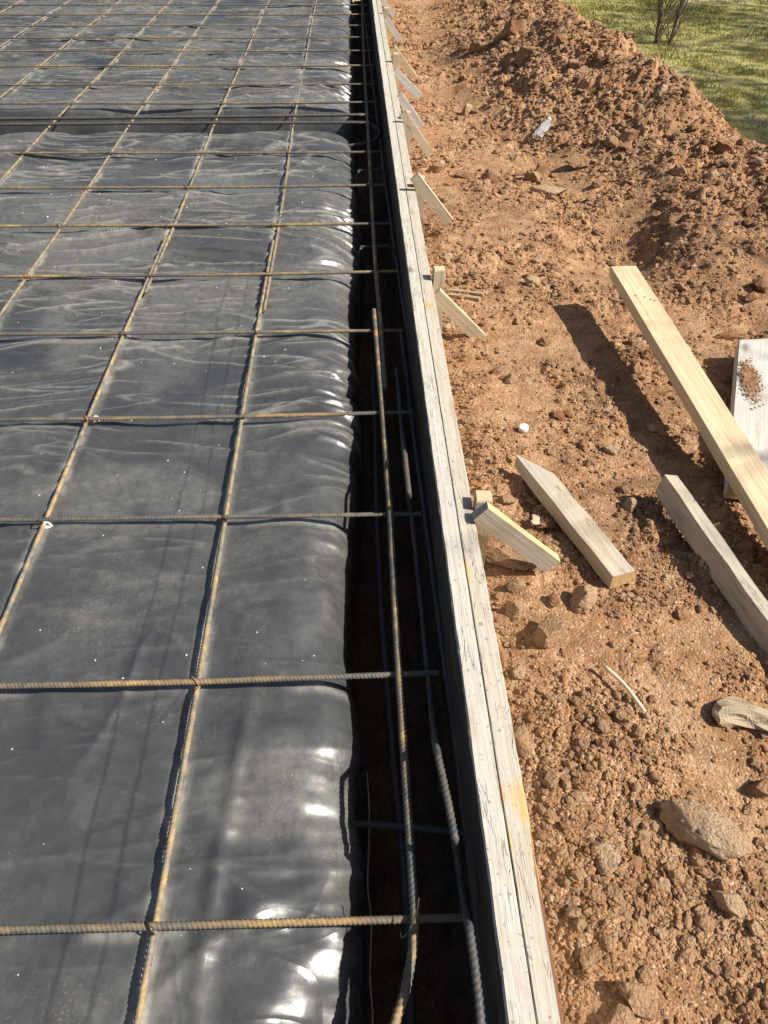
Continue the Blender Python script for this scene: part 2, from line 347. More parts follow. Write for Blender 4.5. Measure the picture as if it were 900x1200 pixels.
# ------------------------------------------------------------------ plastic sheet over the pads
def wrinkle(x, y, full=False):
    far = sstep(.9, 2.6, y); edge = sstep(-.42, -.05, x)
    wx = x+.10*perlin(x*1.5, y*1.5, 101); wy = y+.030*fbm(x*1.5, y*1.8, 2, 102)
    d = .008*fbm(x*1.6, y*1.8, 3, 103)+.0042*fbm(x*4.5+.5*y, y*4.0, 2, 106)
    amp = .35+.65*sstep(-.25,.3,fbm(x*1.1, y*1.1, 2, 104))
    crest = np.zeros(np.shape(x))
    for k, (ang, fx, fy, a, thr) in enumerate([(.06,.8,5.2,.017,-.16),(-.11,1.0,7.0,.016,-.16),(.20,1.2,8.0,.015,-.06),(-.04,1.3,10.,.0125,-.16),(-.26,1.4,9.,.012,.02),(.10,1.4,12.,.010,-.12)]):
        u = wx*math.cos(ang)+wy*math.sin(ang); v = -wx*math.sin(ang)+wy*math.cos(ang)
        nn = perlin(u*fx, v*fy, 110+k); loc = sstep(thr-.15,thr+.25,perlin(u*1.5, v*2.8, 170+k))
        # a pleat: a long back and a steep front that faces the camera side
        g = loc*(.17+.83*far); q = np.exp(-(nn/.075)**2)*(.85+.7*perlin(u*4, v*3, 200+k))+.55*np.exp(-np.abs(nn)/.20)
        d = d+a*g*amp*q
        crest = np.maximum(crest, g*np.exp(-(nn/.040)**2)*sstep(-.35,.2,perlin(u*2.5, v*6, 190+k)))
    # scattered sharp creases in random directions
    for k, (ang, sc) in enumerate([(.9,2.2),(2.2,1.9),(1.5,2.6),(.45,3.0),(-.5,2.4)]):
        u = x*math.cos(ang)+y*math.sin(ang); v = -x*math.sin(ang)+y*math.cos(ang)
        rr = ridged(u*sc*.45+.2*perlin(x*2,y*2,130), v*sc*1.4, 120+k, .015)
        msk = sstep(.15,.5,perlin(x*1.7, y*1.7, 125+k))
        d = d+(.0060+.006*edge)*np.clip((rr-.84)/.16, 0, 1)**1.6*msk*(1-.5*far)
    crest_out = crest
    # crumpled facets: the sheet breaks into flat planes with sharp edges
    for sx_, sy_, amp_e, amp_0, sd in ((5.5,4.2,.014,.0050,9),(12.,10.,.014,.0016,10)):
        fx_, fy_ = x*sx_+.5*perlin(x*4, y*4, 145), y*sy_+.5*perlin(x*4, y*4, 146)
        ii = np.floor(fx_).astype(np.int64); jj = np.floor(fy_).astype(np.int64); f1 = np.full(np.shape(x), 9.)
        for di in (-1,0,1):
            for dj in (-1,0,1):
                k = _h(ii+di, jj+dj, sd); f1 = np.minimum(f1, np.hypot(fx_-(ii+di+_r1[k]), fy_-(jj+dj+_r2[k])))
        d = d+(amp_e*edge+amp_0)*(1-.70*far)*(f1-.45)*sstep(-.35,.3,perlin(x*1.6, y*1.6, 147+sd))
    # gathers that run down over the shoulder
    gg = ridged((x*.9+y*1.0)*3.0+.3*perlin(x*3,y*3,141), (y*1.0-x*.55)*13, 140, .08)
    d = d+edge*.017*sstep(.9,2.0,y)*np.clip(gg-.45, 0, 1)**1.5*2*(.04+.96*far)*(.4+.6*sstep(-.3,.3,perlin(y*2,x,143)))
    d = d+edge*.016*perlin(x*5, y*4.2, 142)
    # long folded bands lengthwise
    for x0, wdt, y1, s in [(-.48,.052,2.9,150),(-.415,.03,2.9,151),(-1.9,.06,9,152)]:
        xc = x0+.022*perlin(y*.9+s, y*0+s, s)+.010*perlin(y*3+s, y*0, s+1); q = (x-xc)
        on = 1-sstep(y1-.3,y1,y); d = d+.0024*on*sstep(-.005,.003,q)*np.clip(1-q/(wdt*1.6), 0, 1)
        crest = np.maximum(crest, .22*np.exp(-((q-.001)/.0022)**2)*on*sstep(-.2,.3,perlin(y*4, x0+q*0, 155)))
    d = np.where(d > .016, .016+(d-.016)*.6, d); d = d*(1-.72*sstep(4.50,4.58,y)*(1-sstep(5.0,5.08,y)))
    return (d, crest) if full else d
xs = axis((-5.2,-2.0,.028),(-2.0,-.56,.013),(-.56,-.38,.004),(-.38,-.16,.009))
ys = axis((-.7,.15,.03),(.15,1.7,.0065),(1.7,5.6,.0043),(5.6,9.4,.0062),(9.4,11,.03))
na, nw = 16, 26
ph = np.linspace(0, np.pi/2, na); wz = np.linspace(.02, .36, nw)
def pad_z(y):
    # interior beam trench
    return -.40*sstep(4.55,4.64,y)*(1-sstep(4.90,5.04,y))
XE = -.022+.018*perlin(ys*1.6, ys*0+3.3, 160)+.006*perlin(ys*7, ys*0+1.3, 161)+.012*sstep(2,4,ys)
rows = []
for part in ('top','round','wall'):
    if part == 'top':
        X, Y = np.meshgrid(xs, ys); X = X+(XE-.0)[:, None]*sstep(-.8,-.16,X); D = wrinkle(X, Y)
        Zt = -.034+D
        P = np.stack([X, Y, Zt], -1)
    elif part == 'round':
        a, b = .16, .085
        PH, Y = np.meshgrid(ph, ys); x0 = (-.16+XE)[:, None]; X = x0+(a+.0)*np.sin(PH); D = wrinkle(X, Y)
        Zt = -.034-b*(1-np.cos(PH))
        P = np.stack([X+D*np.sin(PH), Y, Zt+D*np.cos(PH)], -1)
    else:
        WZ, Y = np.meshgrid(wz, ys); X = XE[:, None]+.03*WZ; D = wrinkle(X, Y)
        fold = .010*perlin(Y*9+.6*WZ, WZ*1.5, 170)
        P = np.stack([X+D+fold, Y, -.119-WZ], -1)
    rows.append(P if part != 'round' else P[:, 1:])
P = np.concatenate(rows, 1)
dip = pad_z(P[..., 1]+.035*perlin(P[..., 0]*1.3, P[..., 0]*0+.4, 230)+.012*perlin(P[..., 0]*5, P[..., 0]*0+.4, 231)); P[..., 2] = np.maximum(P[..., 2]+dip, -.52+.0*dip)
me = mesh_np('plastic_sheet', P.reshape(-1,3), grid_faces(P.shape[0], P.shape[1]))
# dust beside bars and in patches; painted sheen and trough shade share the attribute
S = .457; X0, Y0 = -.331, .445
XC = {0:-.013,1:-.001,2:-.003,3:.016}; YO = {0:-.008,1:-.008,2:.016,3:-.013,4:.011,5:-.006,6:.002,7:-.007,8:.017,10:.012,11:-.021,12:.008,13:.007,14:-.002,15:-.007,16:.001}
COLX = [X0-k*S+XC.get(k, .01*math.sin(k*2.3)) for k in range(11)]
ROWY = {k: Y0+k*S+YO.get(k, .01*math.sin(k*1.7)) for k in range(-2, 24) if k != 9}
px_, py_ = P[..., 0], P[..., 1]; du = np.zeros(px_.shape)
for xc in COLX: du = np.maximum(du, np.exp(-((px_-xc)/.014)**2)*(.35+.65*sstep(-.15,.35,perlin(py_*5, px_*0+xc, 180))))
for yc in ROWY.values(): du = np.maximum(du, .45*np.exp(-((py_-yc)/.012)**2)*sstep(-.1,.4,perlin(px_*5, py_*0+yc, 181)))
w0, cr = wrinkle(px_, py_, True)
du = np.maximum(du, cr*.60)  # crest dust that also paints the highlights along the pleats
du = np.maximum(du, (.04+.19*sstep(1.0,3.0,py_))*sstep(-.6,.5,fbm(px_*1.3, py_*1.3, 3, 187)))  # paler with distance: sky sheen painted in as a dust tone
du = np.maximum(du, .18*sstep(.25,.8,fbm(px_*2.4, py_*2.4, 4, 185)))
du = du*(1-.95*sstep(4.54,4.60,py_)*(1-sstep(5.0,5.06,py_)))  # dust tone removed in the trough, so its shade is painted in
at = me.attributes.new('dust_sheen', 'FLOAT', 'POINT'); at.data.foreach_set('value', du.astype(np.float32).ravel())
plast = link('plastic_sheet', me, M_PLASTIC)
tag(plast, 'black wrinkled polythene vapour sheet covering the slab pads under the rebar grid', 'plastic sheet')
def sheet_z(x, y): return float(-.034+wrinkle(np.array([x]), np.array([y]))[0])

# pale specks of grit on the sheet
bits_v, bits_f = [], []
def ico(sub):
    bm = bmesh.new(); bmesh.ops.create_icosphere(bm, subdivisions=sub, radius=1); v = np.array([q.co[:] for q in bm.verts]); f = np.array([[w.index for w in q.verts] for q in bm.faces]); bm.free(); return v, f
ICO1, ICO2, ICO3, ICO4 = ico(1), ico(2), ico(3), ico(4)
def scatter(name, pts, sizes, base, mats, flat=.7, smooth=False, jit=.25):
    V0, F0 = base; n, k = len(pts), len(V0)
    V = np.repeat(V0[None], n, 0)*(1+jit*1.3*RNG.standard_normal((n, k, 1)))
    sc = sizes[:, None, None]*np.stack([1+.35*RNG.standard_normal(n).clip(-1,1), 1+.35*RNG.standard_normal(n).clip(-1,1), flat*(1+.25*RNG.standard_normal(n).clip(-1,1))], -1)[:, None, :]
    V = V*sc
    a = RNG.random(n)*6.28; ca, sa = np.cos(a)[:, None], np.sin(a)[:, None]
    x = V[..., 0]*ca-V[..., 1]*sa; y = V[..., 0]*sa+V[..., 1]*ca
    V = np.stack([x, y, V[..., 2]], -1)+pts[:, None, :]
    F = (F0[None]+(np.arange(n)*k)[:, None, None]).reshape(-1, 3)
    return link(name, mesh_np(name, V.reshape(-1,3), F, smooth), mats)
n = 260; px_ = RNG.uniform(-1.6,-.1,n); py_ = RNG.uniform(.3,4.4,n)
pz_ = -.034+wrinkle(px_, py_)
o = scatter('white_grit', np.stack([px_,py_,pz_+.0008],-1), RNG.uniform(.0008,.0026,n)*(.7+.3*py_/2), ICO1, M_WHITE, .5)
tag(o, 'tiny white crumbs of grit scattered over the black plastic sheet', 'grit', kind='stuff')

# ------------------------------------------------------------------ form boards
def board(L, W, T, bev=.002, segs=6, jit=.0006, taper=None, end_mat=False):
    """a sawn board: long axis X (0..L), width along Y, thickness along Z (top at 0)"""
    bm = bmesh.new(); st = []
    for k in range(segs+1):
        x = L*k/segs; r = []
        for (yy, zz) in ((-W/2,0),(W/2,0),(W/2,-T),(-W/2,-T)):
            if taper: yy, zz = taper(x, yy, zz)
            r.append(bm.verts.new((x+random.uniform(-jit,jit)*2, yy+random.uniform(-jit,jit), zz+random.uniform(-jit,jit))))
        st.append(r)
    for k in range(segs):
        for q in range(4): bm.faces.new((st[k][q], st[k][(q+1)%4], st[k+1][(q+1)%4], st[k+1][q]))
    e0 = bm.faces.new(st[0][::-1]); e1 = bm.faces.new(st[-1])
    if end_mat: e0.material_index = e1.material_index = 1
    es = [e for e in bm.edges if abs(e.calc_face_angle(0)) > .6]
    bmesh.ops.bevel(bm, geom=es, offset=bev, segments=2, affect='EDGES', profile=.6)
    return from_bm('board', bm)
def edge_strip(y0, y1, x0, x1, ztop, zbot, mats, name, wane=None, wob=.0011):
    """a long board on edge, swept along Y with worn edges; wane(y) cuts the outer top corner away"""
    yy = np.arange(y0, y1, .012); yy[-1] = y1; V = []; nn = len(yy)
    for y in yy:
        w = max(.0025, wane(y)) if wane else .0013
        e = lambda s: float(perlin(np.array([y*14+s*9.1]), np.array([s*3.7]), 200+s)[0])*wob
        e2 = lambda s: float(perlin(np.array([y*55+s*9.1]), np.array([s*3.7]), 210+s)[0])*wob*.8
        V += [(x0+e(1), y, zbot), (x0+e(1)+e2(1), y, ztop-.004+e2(2)), (x0+(.0014 if wane else .003)+e(2)*(.5 if wane else 1), y, ztop+e(3)*.4), ((x0+x1)/2, y, ztop+e(4)*.5),
              (x1-w+e(5)*(1.2 if wane else .3), y, ztop+e(6)*.4), (x1-.15*w+(e2(5)+.2*e(5))*(1 if wane else .2), y, ztop-w*1.1-.001), (x1, y, zbot)]
    F = []; idx = []
    for k in range(nn-1):
        for q in range(6):
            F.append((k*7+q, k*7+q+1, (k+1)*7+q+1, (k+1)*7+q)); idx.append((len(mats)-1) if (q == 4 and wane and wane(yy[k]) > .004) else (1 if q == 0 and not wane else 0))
    me = mesh_np(name, np.array(V), np.array(F)[:, ::-1], False)
    bm = bmesh.new(); bm.from_mesh(me); bm.verts.ensure_lookup_table()
    bm.faces.ensure_lookup_table()
    for f, i in zip(bm.faces, idx): f.material_index = i; f.smooth = False
    for base in (0, (nn-1)*7): bm.faces.new([bm.verts[base+q] for q in range(7)])
    bmesh.ops.recalc_face_normals(bm, faces=bm.faces); bm.to_mesh(me); bm.free()
    # object axes: long axis along local X so the grain follows the board
    R = Matrix.Rotation(-math.pi/2, 4, 'Z'); me.transform(R)
    o = link(name, me, mats); o.matrix_world = R.inverted(); return o
XL0, XLM, XR1 = .1765, .2148, .2535; ZT, ZB = .131, -.105
def wane(y):
    n = perlin(np.array([y*1.7+.4]), np.array([.3]), 221)[0]; m = perlin(np.array([y*5.]), np.array([.7]), 222)[0]
    return .0022+.007*sstep(.0,.4,np.array([n*.5+.8*sstep(.70,.38,np.array([y]))[0]-.35]))[0]*(.8+.25*m)
tag(edge_strip(-.6, 6.9, XL0, XLM-.0006, ZT, ZB, [M_FORM_IN, M_FORM_SHADE], 'form_board'), 'long inner form plank on edge beside the trench, near length, concrete stained', 'form board', 'form boards')
tag(edge_strip(6.906, 11.2, XL0+.003, XLM-.001, ZT-.001, ZB, [M_FORM_IN, M_FORM_SHADE], 'form_board'), 'far inner form plank beside the trench, beyond the butt joint', 'form board', 'form boards')
tag(edge_strip(-.6, 5.44, XLM+.0006, XR1, ZT+.001, ZB, [M_FORM_OUT, M_BARK], 'form_board', wane), 'long outer form plank with bark edge and yellow stains on the dirt side', 'form board', 'form boards')
tag(edge_strip(5.446, 11.2, XLM+.001, XR1-.002, ZT, ZB, [M_FORM_OUT, M_FORM_OUT], 'form_board'), 'far outer form plank on the dirt side, beyond the butt joint', 'form board', 'form boards')

# ------------------------------------------------------------------ stakes and braces along the form
def stake_mesh(h, w=.038, dpt=.04):
    bm = bmesh.new(); prof = [(0,1,1),(h-.5*h,1,1),(h-.004,1,1),(h,.86,.86)]; prof = [(-.22,.12,.5)]+[(-.08,1,1)]+prof[1:]
    st = []
    for z, a, b in prof:
        st.append([bm.verts.new((sx*w/2*a+random.uniform(-.0008,.0008), sy*dpt/2*b+random.uniform(-.0008,.0008), z)) for sx, sy in ((-1,-1),(1,-1),(1,1),(-1,1))])
    for k in range(len(st)-1):
        for q in range(4): bm.faces.new((st[k][q], st[k][(q+1)%4], st[k+1][(q+1)%4], st[k+1][q]))
    bm.faces.new(st[0][::-1]); bm.faces.new(st[-1]).material_index = 1
    bmesh.ops.bevel(bm, geom=[e for e in bm.edges if abs(e.verts[0].co.z-e.verts[1].co.z) > .02], offset=.0018, segments=1, affect='EDGES')
    me = from_bm('form_stake', bm); me.transform(Matrix.Rotation(math.pi/2, 4, 'Y')); return me      # grain along local X
stakes = [(1.255,.030,'nearest square stake against the form, its top just above the planks', -.2, .040),
          (2.392,.038,'second nearest stake behind the form, beside two loose laths', .1, .036),
          (3.25,.040,'third stake along the form with a pale top and a dark shadow on the plank', -.1, .036),
          (4.22,.032,'fourth stake along the form with a short whitish top', .05, .036),
          (5.42,.050,'fifth stake along the form, at the joint of the outer planks', 0, .036),
          (7.0,.040,'farthest stake visible on the form near the top of the photo', 0, .036)]
for y, dz, lab, rz, dp in stakes:
    g = float(height_coarse(np.array([.28]), np.array([y]))[0])
    me = stake_mesh(ZT+dz+.05, .038, dp)
    o = link('form_stake', me, [M_STAKE, M_PINE]); o.location = (XR1+.0215+.002, y, -.05)
    o.rotation_mode = 'QUATERNION'; o.rotation_quaternion = (Matrix.Rotation(rz*.3, 3, 'Z') @ Matrix.Rotation(-math.pi/2+.03*rz, 3, 'Y')).to_quaternion()
    tag(o, lab, 'stake', 'stakes holding the form')
def place_board(o, a, b, up=(0,0,1), roll=0):
    """local X from a to b, local Z close to up"""
    a, b = Vector(a), Vector(b); x = (b-a).normalized(); z = Vector(up); z = (z-x*z.dot(x)).normalized(); yv = z.cross(x)
    m = Matrix((x, yv, z)).transposed() @ Matrix.Rotation(roll, 3, 'X')
    o.matrix_world = Matrix.Translation(a) @ m.to_4x4(); return (b-a).length
# (upper pixel, lower pixel, Y, width on edge, thickness, material pair, label)
braces = [((575,594),(652,652),1.205,.045,.024,(M_BRACE,M_BRACE_Y),'nearest diagonal brace, grey face with bright yellow top edge, below the square stake'),
          ((518,341),(576,399),2.33,.044,.020,(M_STAKE,M_PINE),'second nearest diagonal brace, pale pine, footing in dirt'),
          ((492,205),(529,254),3.20,.042,.018,(M_STAKE,M_PINE),'third diagonal brace from the near end, tan with sunlit top edge'),
          ((477,131),(507,177),4.15,.040,.018,(M_STAKE,M_PINE),'fourth diagonal brace from the near end, at the whitish stake'),
          ((472,110),(496,144),4.62,.045,.017,(M_PALE,M_PALE),'fifth diagonal brace from the near end, silvery grey'),
          ((466,80),(493,108),5.20,.045,.017,(M_PALE,M_PALE),'sixth diagonal brace from the near end, grey, below the plank joint'),
          ((464,55),(489,89),5.78,.045,.017,(M_PINE,M_PINE),'seventh diagonal brace from the near end, cream coloured'),
          ((456,20),(475,52),6.85,.045,.017,(M_PALE,M_PINE),'eighth diagonal brace, near the farthest stake'),
          ((451,0),(463,14),7.75,.045,.017,(M_PALE,M_PINE),'farthest diagonal brace at the top edge of the photo')]
for (u, l, yv, w, th, mm, lab) in braces:
    a = at_y(u[0], u[1], yv); a.x = max(a.x, XR1+.012); a.y = yv; b = at_y(l[0], l[1], yv)
    b.z = max(b.z, -.085); d = (b-a).normalized(); a2 = a-d*.01; b2 = b+d*.012
    L = (b2-a2).length
    bm = bmesh.new(); me = board(L, th, w, .0015, 5); bm.free()
    for p in me.polygons: p.material_index = 1 if p.normal.z > .7 else 0
    o = link('diagonal_brace', me, list(mm)); place_board(o, a2, b2, (0,0,1), random.uniform(-.06,.06))
    tag(o, lab, 'brace', 'braces behind the form')

# ------------------------------------------------------------------ rebar
def sweep(path, r, pitch=.0095, rib=.0011, sides=12, per=4, starts=2):
    path = np.asarray(path, float); seg = np.linalg.norm(np.diff(path, axis=0), axis=1); s = np.concatenate([[0], np.cumsum(seg)])
    n = max(2, int(s[-1]/pitch*per)) if rib else max(2, len(path)*3)
    q = np.linspace(0, s[-1], n); C = np.stack([np.interp(q, s, path[:, k]) for k in range(3)], 1)
    if len(path) > 2:
        kk = max(3, int(.012/(s[-1]/n))|1); ker = np.ones(kk)/kk
        Cp = np.concatenate([np.repeat(C[:1], kk//2, 0), C, np.repeat(C[-1:], kk//2, 0)]); Cs = np.stack([np.convolve(Cp[:, k], ker, 'valid') for k in range(3)], 1); Cs[0], Cs[-1] = C[0], C[-1]; C = Cs
    T = np.gradient(C, axis=0); T /= np.linalg.norm(T, axis=1)[:, None]+1e-12
    ref = np.array([0,0,1.]) if abs(T[:, 2]).mean() < .6 else np.array([0,1.,0])
    # transported frame
    N = np.zeros_like(T); v = ref
    for k in range(n):
        v = v-T[k]*v.dot(T[k]); v /= np.linalg.norm(v); N[k] = v
    B = np.cross(T, N); th = np.arange(sides)/sides*2*np.pi
    R = np.full((n, sides), r)
    if rib:
        ph_ = (q[:, None]/pitch+starts*th[None]/(2*np.pi)) % 1.0
        R = r-rib*.4+rib*np.clip(1.3*np.cos(2*np.pi*ph_)+.2, -.2, 1)
        R = R+rib*.7*np.exp(-((np.sin(th)[None])/.22)**2)
    V = C[:, None, :]+R[..., None]*(np.cos(th)[None, :, None]*B[:, None, :]+np.sin(th)[None, :, None]*N[:, None, :])
    a = np.arange(n-1)[:, None]*sides; k = np.arange(sides)[None]; k2 = (k+1) % sides
    F = np.stack([a+k, a+k2, a+sides+k2, a+sides+k], -1).reshape(-1, 4)
    V = V.reshape(-1, 3); V = np.concatenate([V, C[:1], C[-1:]]); c0, c1 = len(V)-2, len(V)-1
    e = (n-1)*sides; kk = np.arange(sides)
    F = np.concatenate([F, np.stack([(kk+1) % sides, kk, np.full(sides, c0), np.full(sides, c0)], -1), np.stack([e+kk, e+(kk+1) % sides, np.full(sides, c1), np.full(sides, c1)], -1)])
    me = bpy.data.meshes.new('rebar'); tri = [tuple(f) if f[2] != f[3] else tuple(f[:3]) for f in F[-2*sides:]]
    me = mesh_np('rebar', V, F[:-2*sides])
    bm = bmesh.new(); bm.from_mesh(me); bm.verts.ensure_lookup_table()
    for f in tri: bm.faces.new([bm.verts[i] for i in f]).smooth = False
    bm.to_mesh(me); bm.free()
    return me
ORD = ['first','second','third','fourth','fifth','sixth','seventh','eighth','ninth','tenth','eleventh','twelfth','thirteenth','fourteenth','fifteenth','sixteenth','seventeenth','eighteenth','nineteenth','twentieth','twenty-first','twenty-second','twenty-third','twenty-fourth']
TR = .0059; LR = .0053
xx = np.linspace(-5.15, .155, 24); pth = np.stack([xx, .003*np.sin(xx*2.1)+.002*np.sin(xx*5), .0015*np.sin(xx*3.3+1)], 1)
me_t = sweep(pth, TR, .0078, .0011); me_t.materials.append(M_REBAR)
pth2 = np.stack([xx, -.004*np.sin(xx*1.6+.5), .0015*np.sin(xx*2.7)], 1); me_t2 = sweep(pth2, TR*.95, .0078, .0010); me_t2.materials.append(M_REBAR)
row_keys = sorted(k for k in ROWY if k >= -1 and ROWY[k] < 10.8)
kk = 0
for k in row_keys:
    y = ROWY[k]; o = link('crosswise_rebar', me_t if kk % 2 == 0 else me_t2); o.location = (random.uniform(-.01,.004), y, .0); o.rotation_euler = (random.uniform(0,0), 0, random.uniform(-.0025,.0025) if k > 2 else -.004)
    if k == -1: lab = 'crosswise rebar nearest the camera, below the lower edge of the photo'
    else: lab = f'{ORD[kk-1]} crosswise rebar from the near end, rusty, over black plastic'
    tag(o, lab, 'rebar', 'crosswise rebars of the slab grid'); kk += 1
# lengthwise bars (two of them lapped)
yy = np.linspace(-.6, 11, 30)
pl = np.stack([.006*np.sin(yy*.9)+.004*np.sin(yy*2.3), yy, .001*np.sin(yy*3)], 1)
me_l = sweep(pl, LR, .0085, .0011, 10, 3); me_l.materials.append(M_REBAR_Y)
def lbar(x, lab, y0=None, y1=None):
    if y0 is None: o = link('lengthwise_rebar', me_l)
    else:
        sel = np.linspace(y0, y1, 14); o = link('lengthwise_rebar', sweep(np.stack([.006*np.sin(sel*.9)+.004*np.sin(sel*2.3), sel, .001*np.sin(sel*3)], 1), LR, .0085, .0011, 10, 3), M_REBAR_Y)
    o.location = (x, 0, -.0122); return tag(o, lab, 'rebar', 'lengthwise rebars of the slab grid')
for k, x in enumerate(COLX):
    if k == 0:
        lbar(x, 'near lengthwise rebar closest to the trench, up to its lap splice', -.6, 3.05); lbar(x+.0135, 'far lengthwise rebar closest to the trench, beyond its lap splice', 2.45, 11)
    elif k == 1:
        lbar(x, 'near lengthwise rebar second from the trench, up to its lap splice', -.6, 3.1); lbar(x+.0135, 'far lengthwise rebar second from the trench, beyond its lap splice', 2.6, 11)
    else: lbar(x, f'{ORD[k]} lengthwise rebar counted from the trench, tan rust')
# beam bars over the dip between the pads
c = [at_z(0,143,.018)]
def bar(name, path, r, lab, mat=M_REBAR_D, grp='bars of the edge beam', **k):
    o = link(name, sweep(path, r, **k), mat); return tag(o, lab, 'rebar', grp)
up = [(-5.1,4.61,.016),(-2.0,4.665,.016),(-1,4.68,.016),(.04,4.715,.016),(.075,4.73,.010),(.105,4.75,-.01),(.125,4.78,-.045),(.135,4.80,-.09),(.14,4.81,-.2)]
bar('hooked_rebar', up, .0085, 'farther of two dark beam bars over the dip, hooked down into the trench')
lo = [(-5.1,4.53,.014),(-1.95,4.568,.014),(-1.0,4.582,.014),(.0,4.578,.013)]+[(.075+.07*math.sin(a), 4.50+.075*math.cos(a), .012-.02*a) for a in np.linspace(0,3.0,10)]+[(-.02,4.42,-.06)]
bar('hooked_rebar', lo, .0085, 'nearer of two dark beam bars over the dip, bent back in a U')
# edge beam: long bars in and over the trench
Pn = [at_z(u, v, .0145) for u, v in [(438,363),(447,470),(457,600),(462,700),(468,800),(476,920),(482,1010),(486,1075),(484,1115),(474,1165),(461,1205),(440,1260)]]
bar('edge_rebar', Pn, .0068, 'near top rebar along the trench edge, curving at the lower end', M_REBAR)
Pf = [at_z(u, v, .0145) for u, v in [(423,-60),(424,0),(427,80),(431,150),(437,260),(440,310),(446,380),(451,455)]]
bar('edge_rebar', Pf, .0068, 'far top rebar along the trench edge, lapped under the near one', M_REBAR)
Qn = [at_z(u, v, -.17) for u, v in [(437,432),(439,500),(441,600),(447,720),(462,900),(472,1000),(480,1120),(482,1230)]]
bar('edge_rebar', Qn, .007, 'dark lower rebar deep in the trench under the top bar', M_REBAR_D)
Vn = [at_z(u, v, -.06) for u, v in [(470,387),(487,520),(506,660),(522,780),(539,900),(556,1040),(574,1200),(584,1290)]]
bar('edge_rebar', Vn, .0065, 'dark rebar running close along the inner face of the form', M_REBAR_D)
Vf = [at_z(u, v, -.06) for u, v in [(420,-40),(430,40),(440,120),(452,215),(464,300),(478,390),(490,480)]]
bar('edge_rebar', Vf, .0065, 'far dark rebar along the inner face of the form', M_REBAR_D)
Wp = [(465,432,-.06),(471,500,-.03),(475,540,.090),(479,577,.090),(482,600,.0),(488,650,-.07),(497,740,-.08),(505,820,-.06),(510,868,.05),(513,885,.102),(525,940,.104),(533,982,.102),(536,1000,.04),(540,1030,0),(545,1062,.02),(550,1088,.11),(556,1130,.114),(561,1170,.114),(565,1215,.11),(572,1290,.10)]  # heights invented: humps lift the bar where it should catch sun
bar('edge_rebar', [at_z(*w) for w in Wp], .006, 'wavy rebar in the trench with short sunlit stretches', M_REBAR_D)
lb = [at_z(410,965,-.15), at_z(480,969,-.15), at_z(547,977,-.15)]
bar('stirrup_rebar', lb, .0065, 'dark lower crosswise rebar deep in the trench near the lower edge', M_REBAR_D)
for yv, lab in ((3.0,'dark rectangular stirrup in the trench by the third stake'), (3.9,'dark rectangular stirrup in the trench short of the beam dip')):
    q = [(.02,yv,-.02),(.14,yv+.01,-.02),(.158,yv+.01,-.04),(.158,yv+.015,-.26),(.14,yv+.015,-.28),(.03,yv+.01,-.28),(.014,yv+.005,-.26),(.014,yv,-.04),(.022,yv-.008,-.022)]
    bar('stirrup_rebar', q, .005, lab, M_REBAR_D)
# torn sheet edge catching light, its brightness painted as a pale strand
cp = [at_z(u, v, -.22+.0*v) for u, v in [(430,905),(433,950),(432,1000),(430,1040),(436,1078),(434,1120),(433,1150),(437,1185),(436,1215)]]
o = link('sheet_edge_glint', sweep(cp, .0014, rib=0, sides=6), M_STICK); tag(o, 'torn edge of the plastic catching light in the trench, added as a pale strand', 'sheet edge')

# tie wires where bars cross
def tie_mesh(seed, tails=.02):
    rnd = random.Random(seed); v = [];
    pts = []
    for k in range(26):
        a = k/25*2*math.pi*1.9; r = .0125
        pts.append((r*math.cos(a)*.78+.0012*k/25, r*math.cos(a)*.7*(1 if seed % 2 else -1)+rnd.uniform(-.0008,.0008), -.006+.0118*math.sin(a)+.0015))
    e = pts[-1]; dx, dy = rnd.uniform(-1,1), rnd.uniform(-1,1)
    for k in range(1, 9): pts.append((e[0]+dx*tails*k/8, e[1]+dy*tails*k/8+.003*math.sin(k), e[2]+.006*math.sin(k*.5)))
    return sweep(pts, .0014, rib=0, sides=5)
ties = [tie_mesh(s, .022+.005*s) for s in range(5)]
for m_ in ties[:3]: m_.materials.append(M_WIRE)
for m_ in ties[3:]: m_.materials.append(M_WIRE_R)
for ki, k in enumerate([r for r in row_keys if 0 <= r <= 12]):
    for cidx in range(4):
        y = ROWY[k]; x = COLX[cidx]
        if x < -.62-.42*(y-.3)/1.0: continue
        s = random.randrange(5); s = 3 if (k, cidx) == (1,0) else s
        o = link('tie_wire', ties[s]); o.location = (x+.004*math.sin(y*.9), y, .002); o.rotation_euler = (0,0,random.choice((0,1,2,3))*math.pi/2+random.uniform(-.2,.2))
        tag(o, f'twisted wire tie where {ORD[ki]} crosswise bar meets {ORD[cidx]} lengthwise bar from the trench', 'tie wire', 'tie wires of the slab grid')
for k, lab in ((0,'long looped wire tie on the near top edge bar, first crosswise bar'),(2,'wire tie on the top edge bar, third crosswise bar'),(4,'wire tie on the top edge bar, fifth crosswise bar'),(7,'wire tie on the top edge bar, eighth crosswise bar')):
    o = link('tie_wire', ties[1 if k else 4]); y = ROWY[k]; o.location = ({0:.072,2:.074,4:.066,7:.066}[k], y, .009); o.rotation_euler = (0,0,.6)
    if k == 0:
        w = [at_z(u, v, z) for u, v, z in [(470,1092,.02),(469,1099,.024),(473,1099,.026),(480,1090,.03),(484,1080,.034),(489,1068,.045),(491,1052,.055)]]
        o.data = sweep([tuple(Vector(p)-o.location) for p in w], .0011, rib=0, sides=6); o.data.materials.append(M_STICK if False else M_WIRE); o.rotation_euler = (0,0,0)
    tag(o, lab, 'tie wire', 'tie wires on the edge bar')
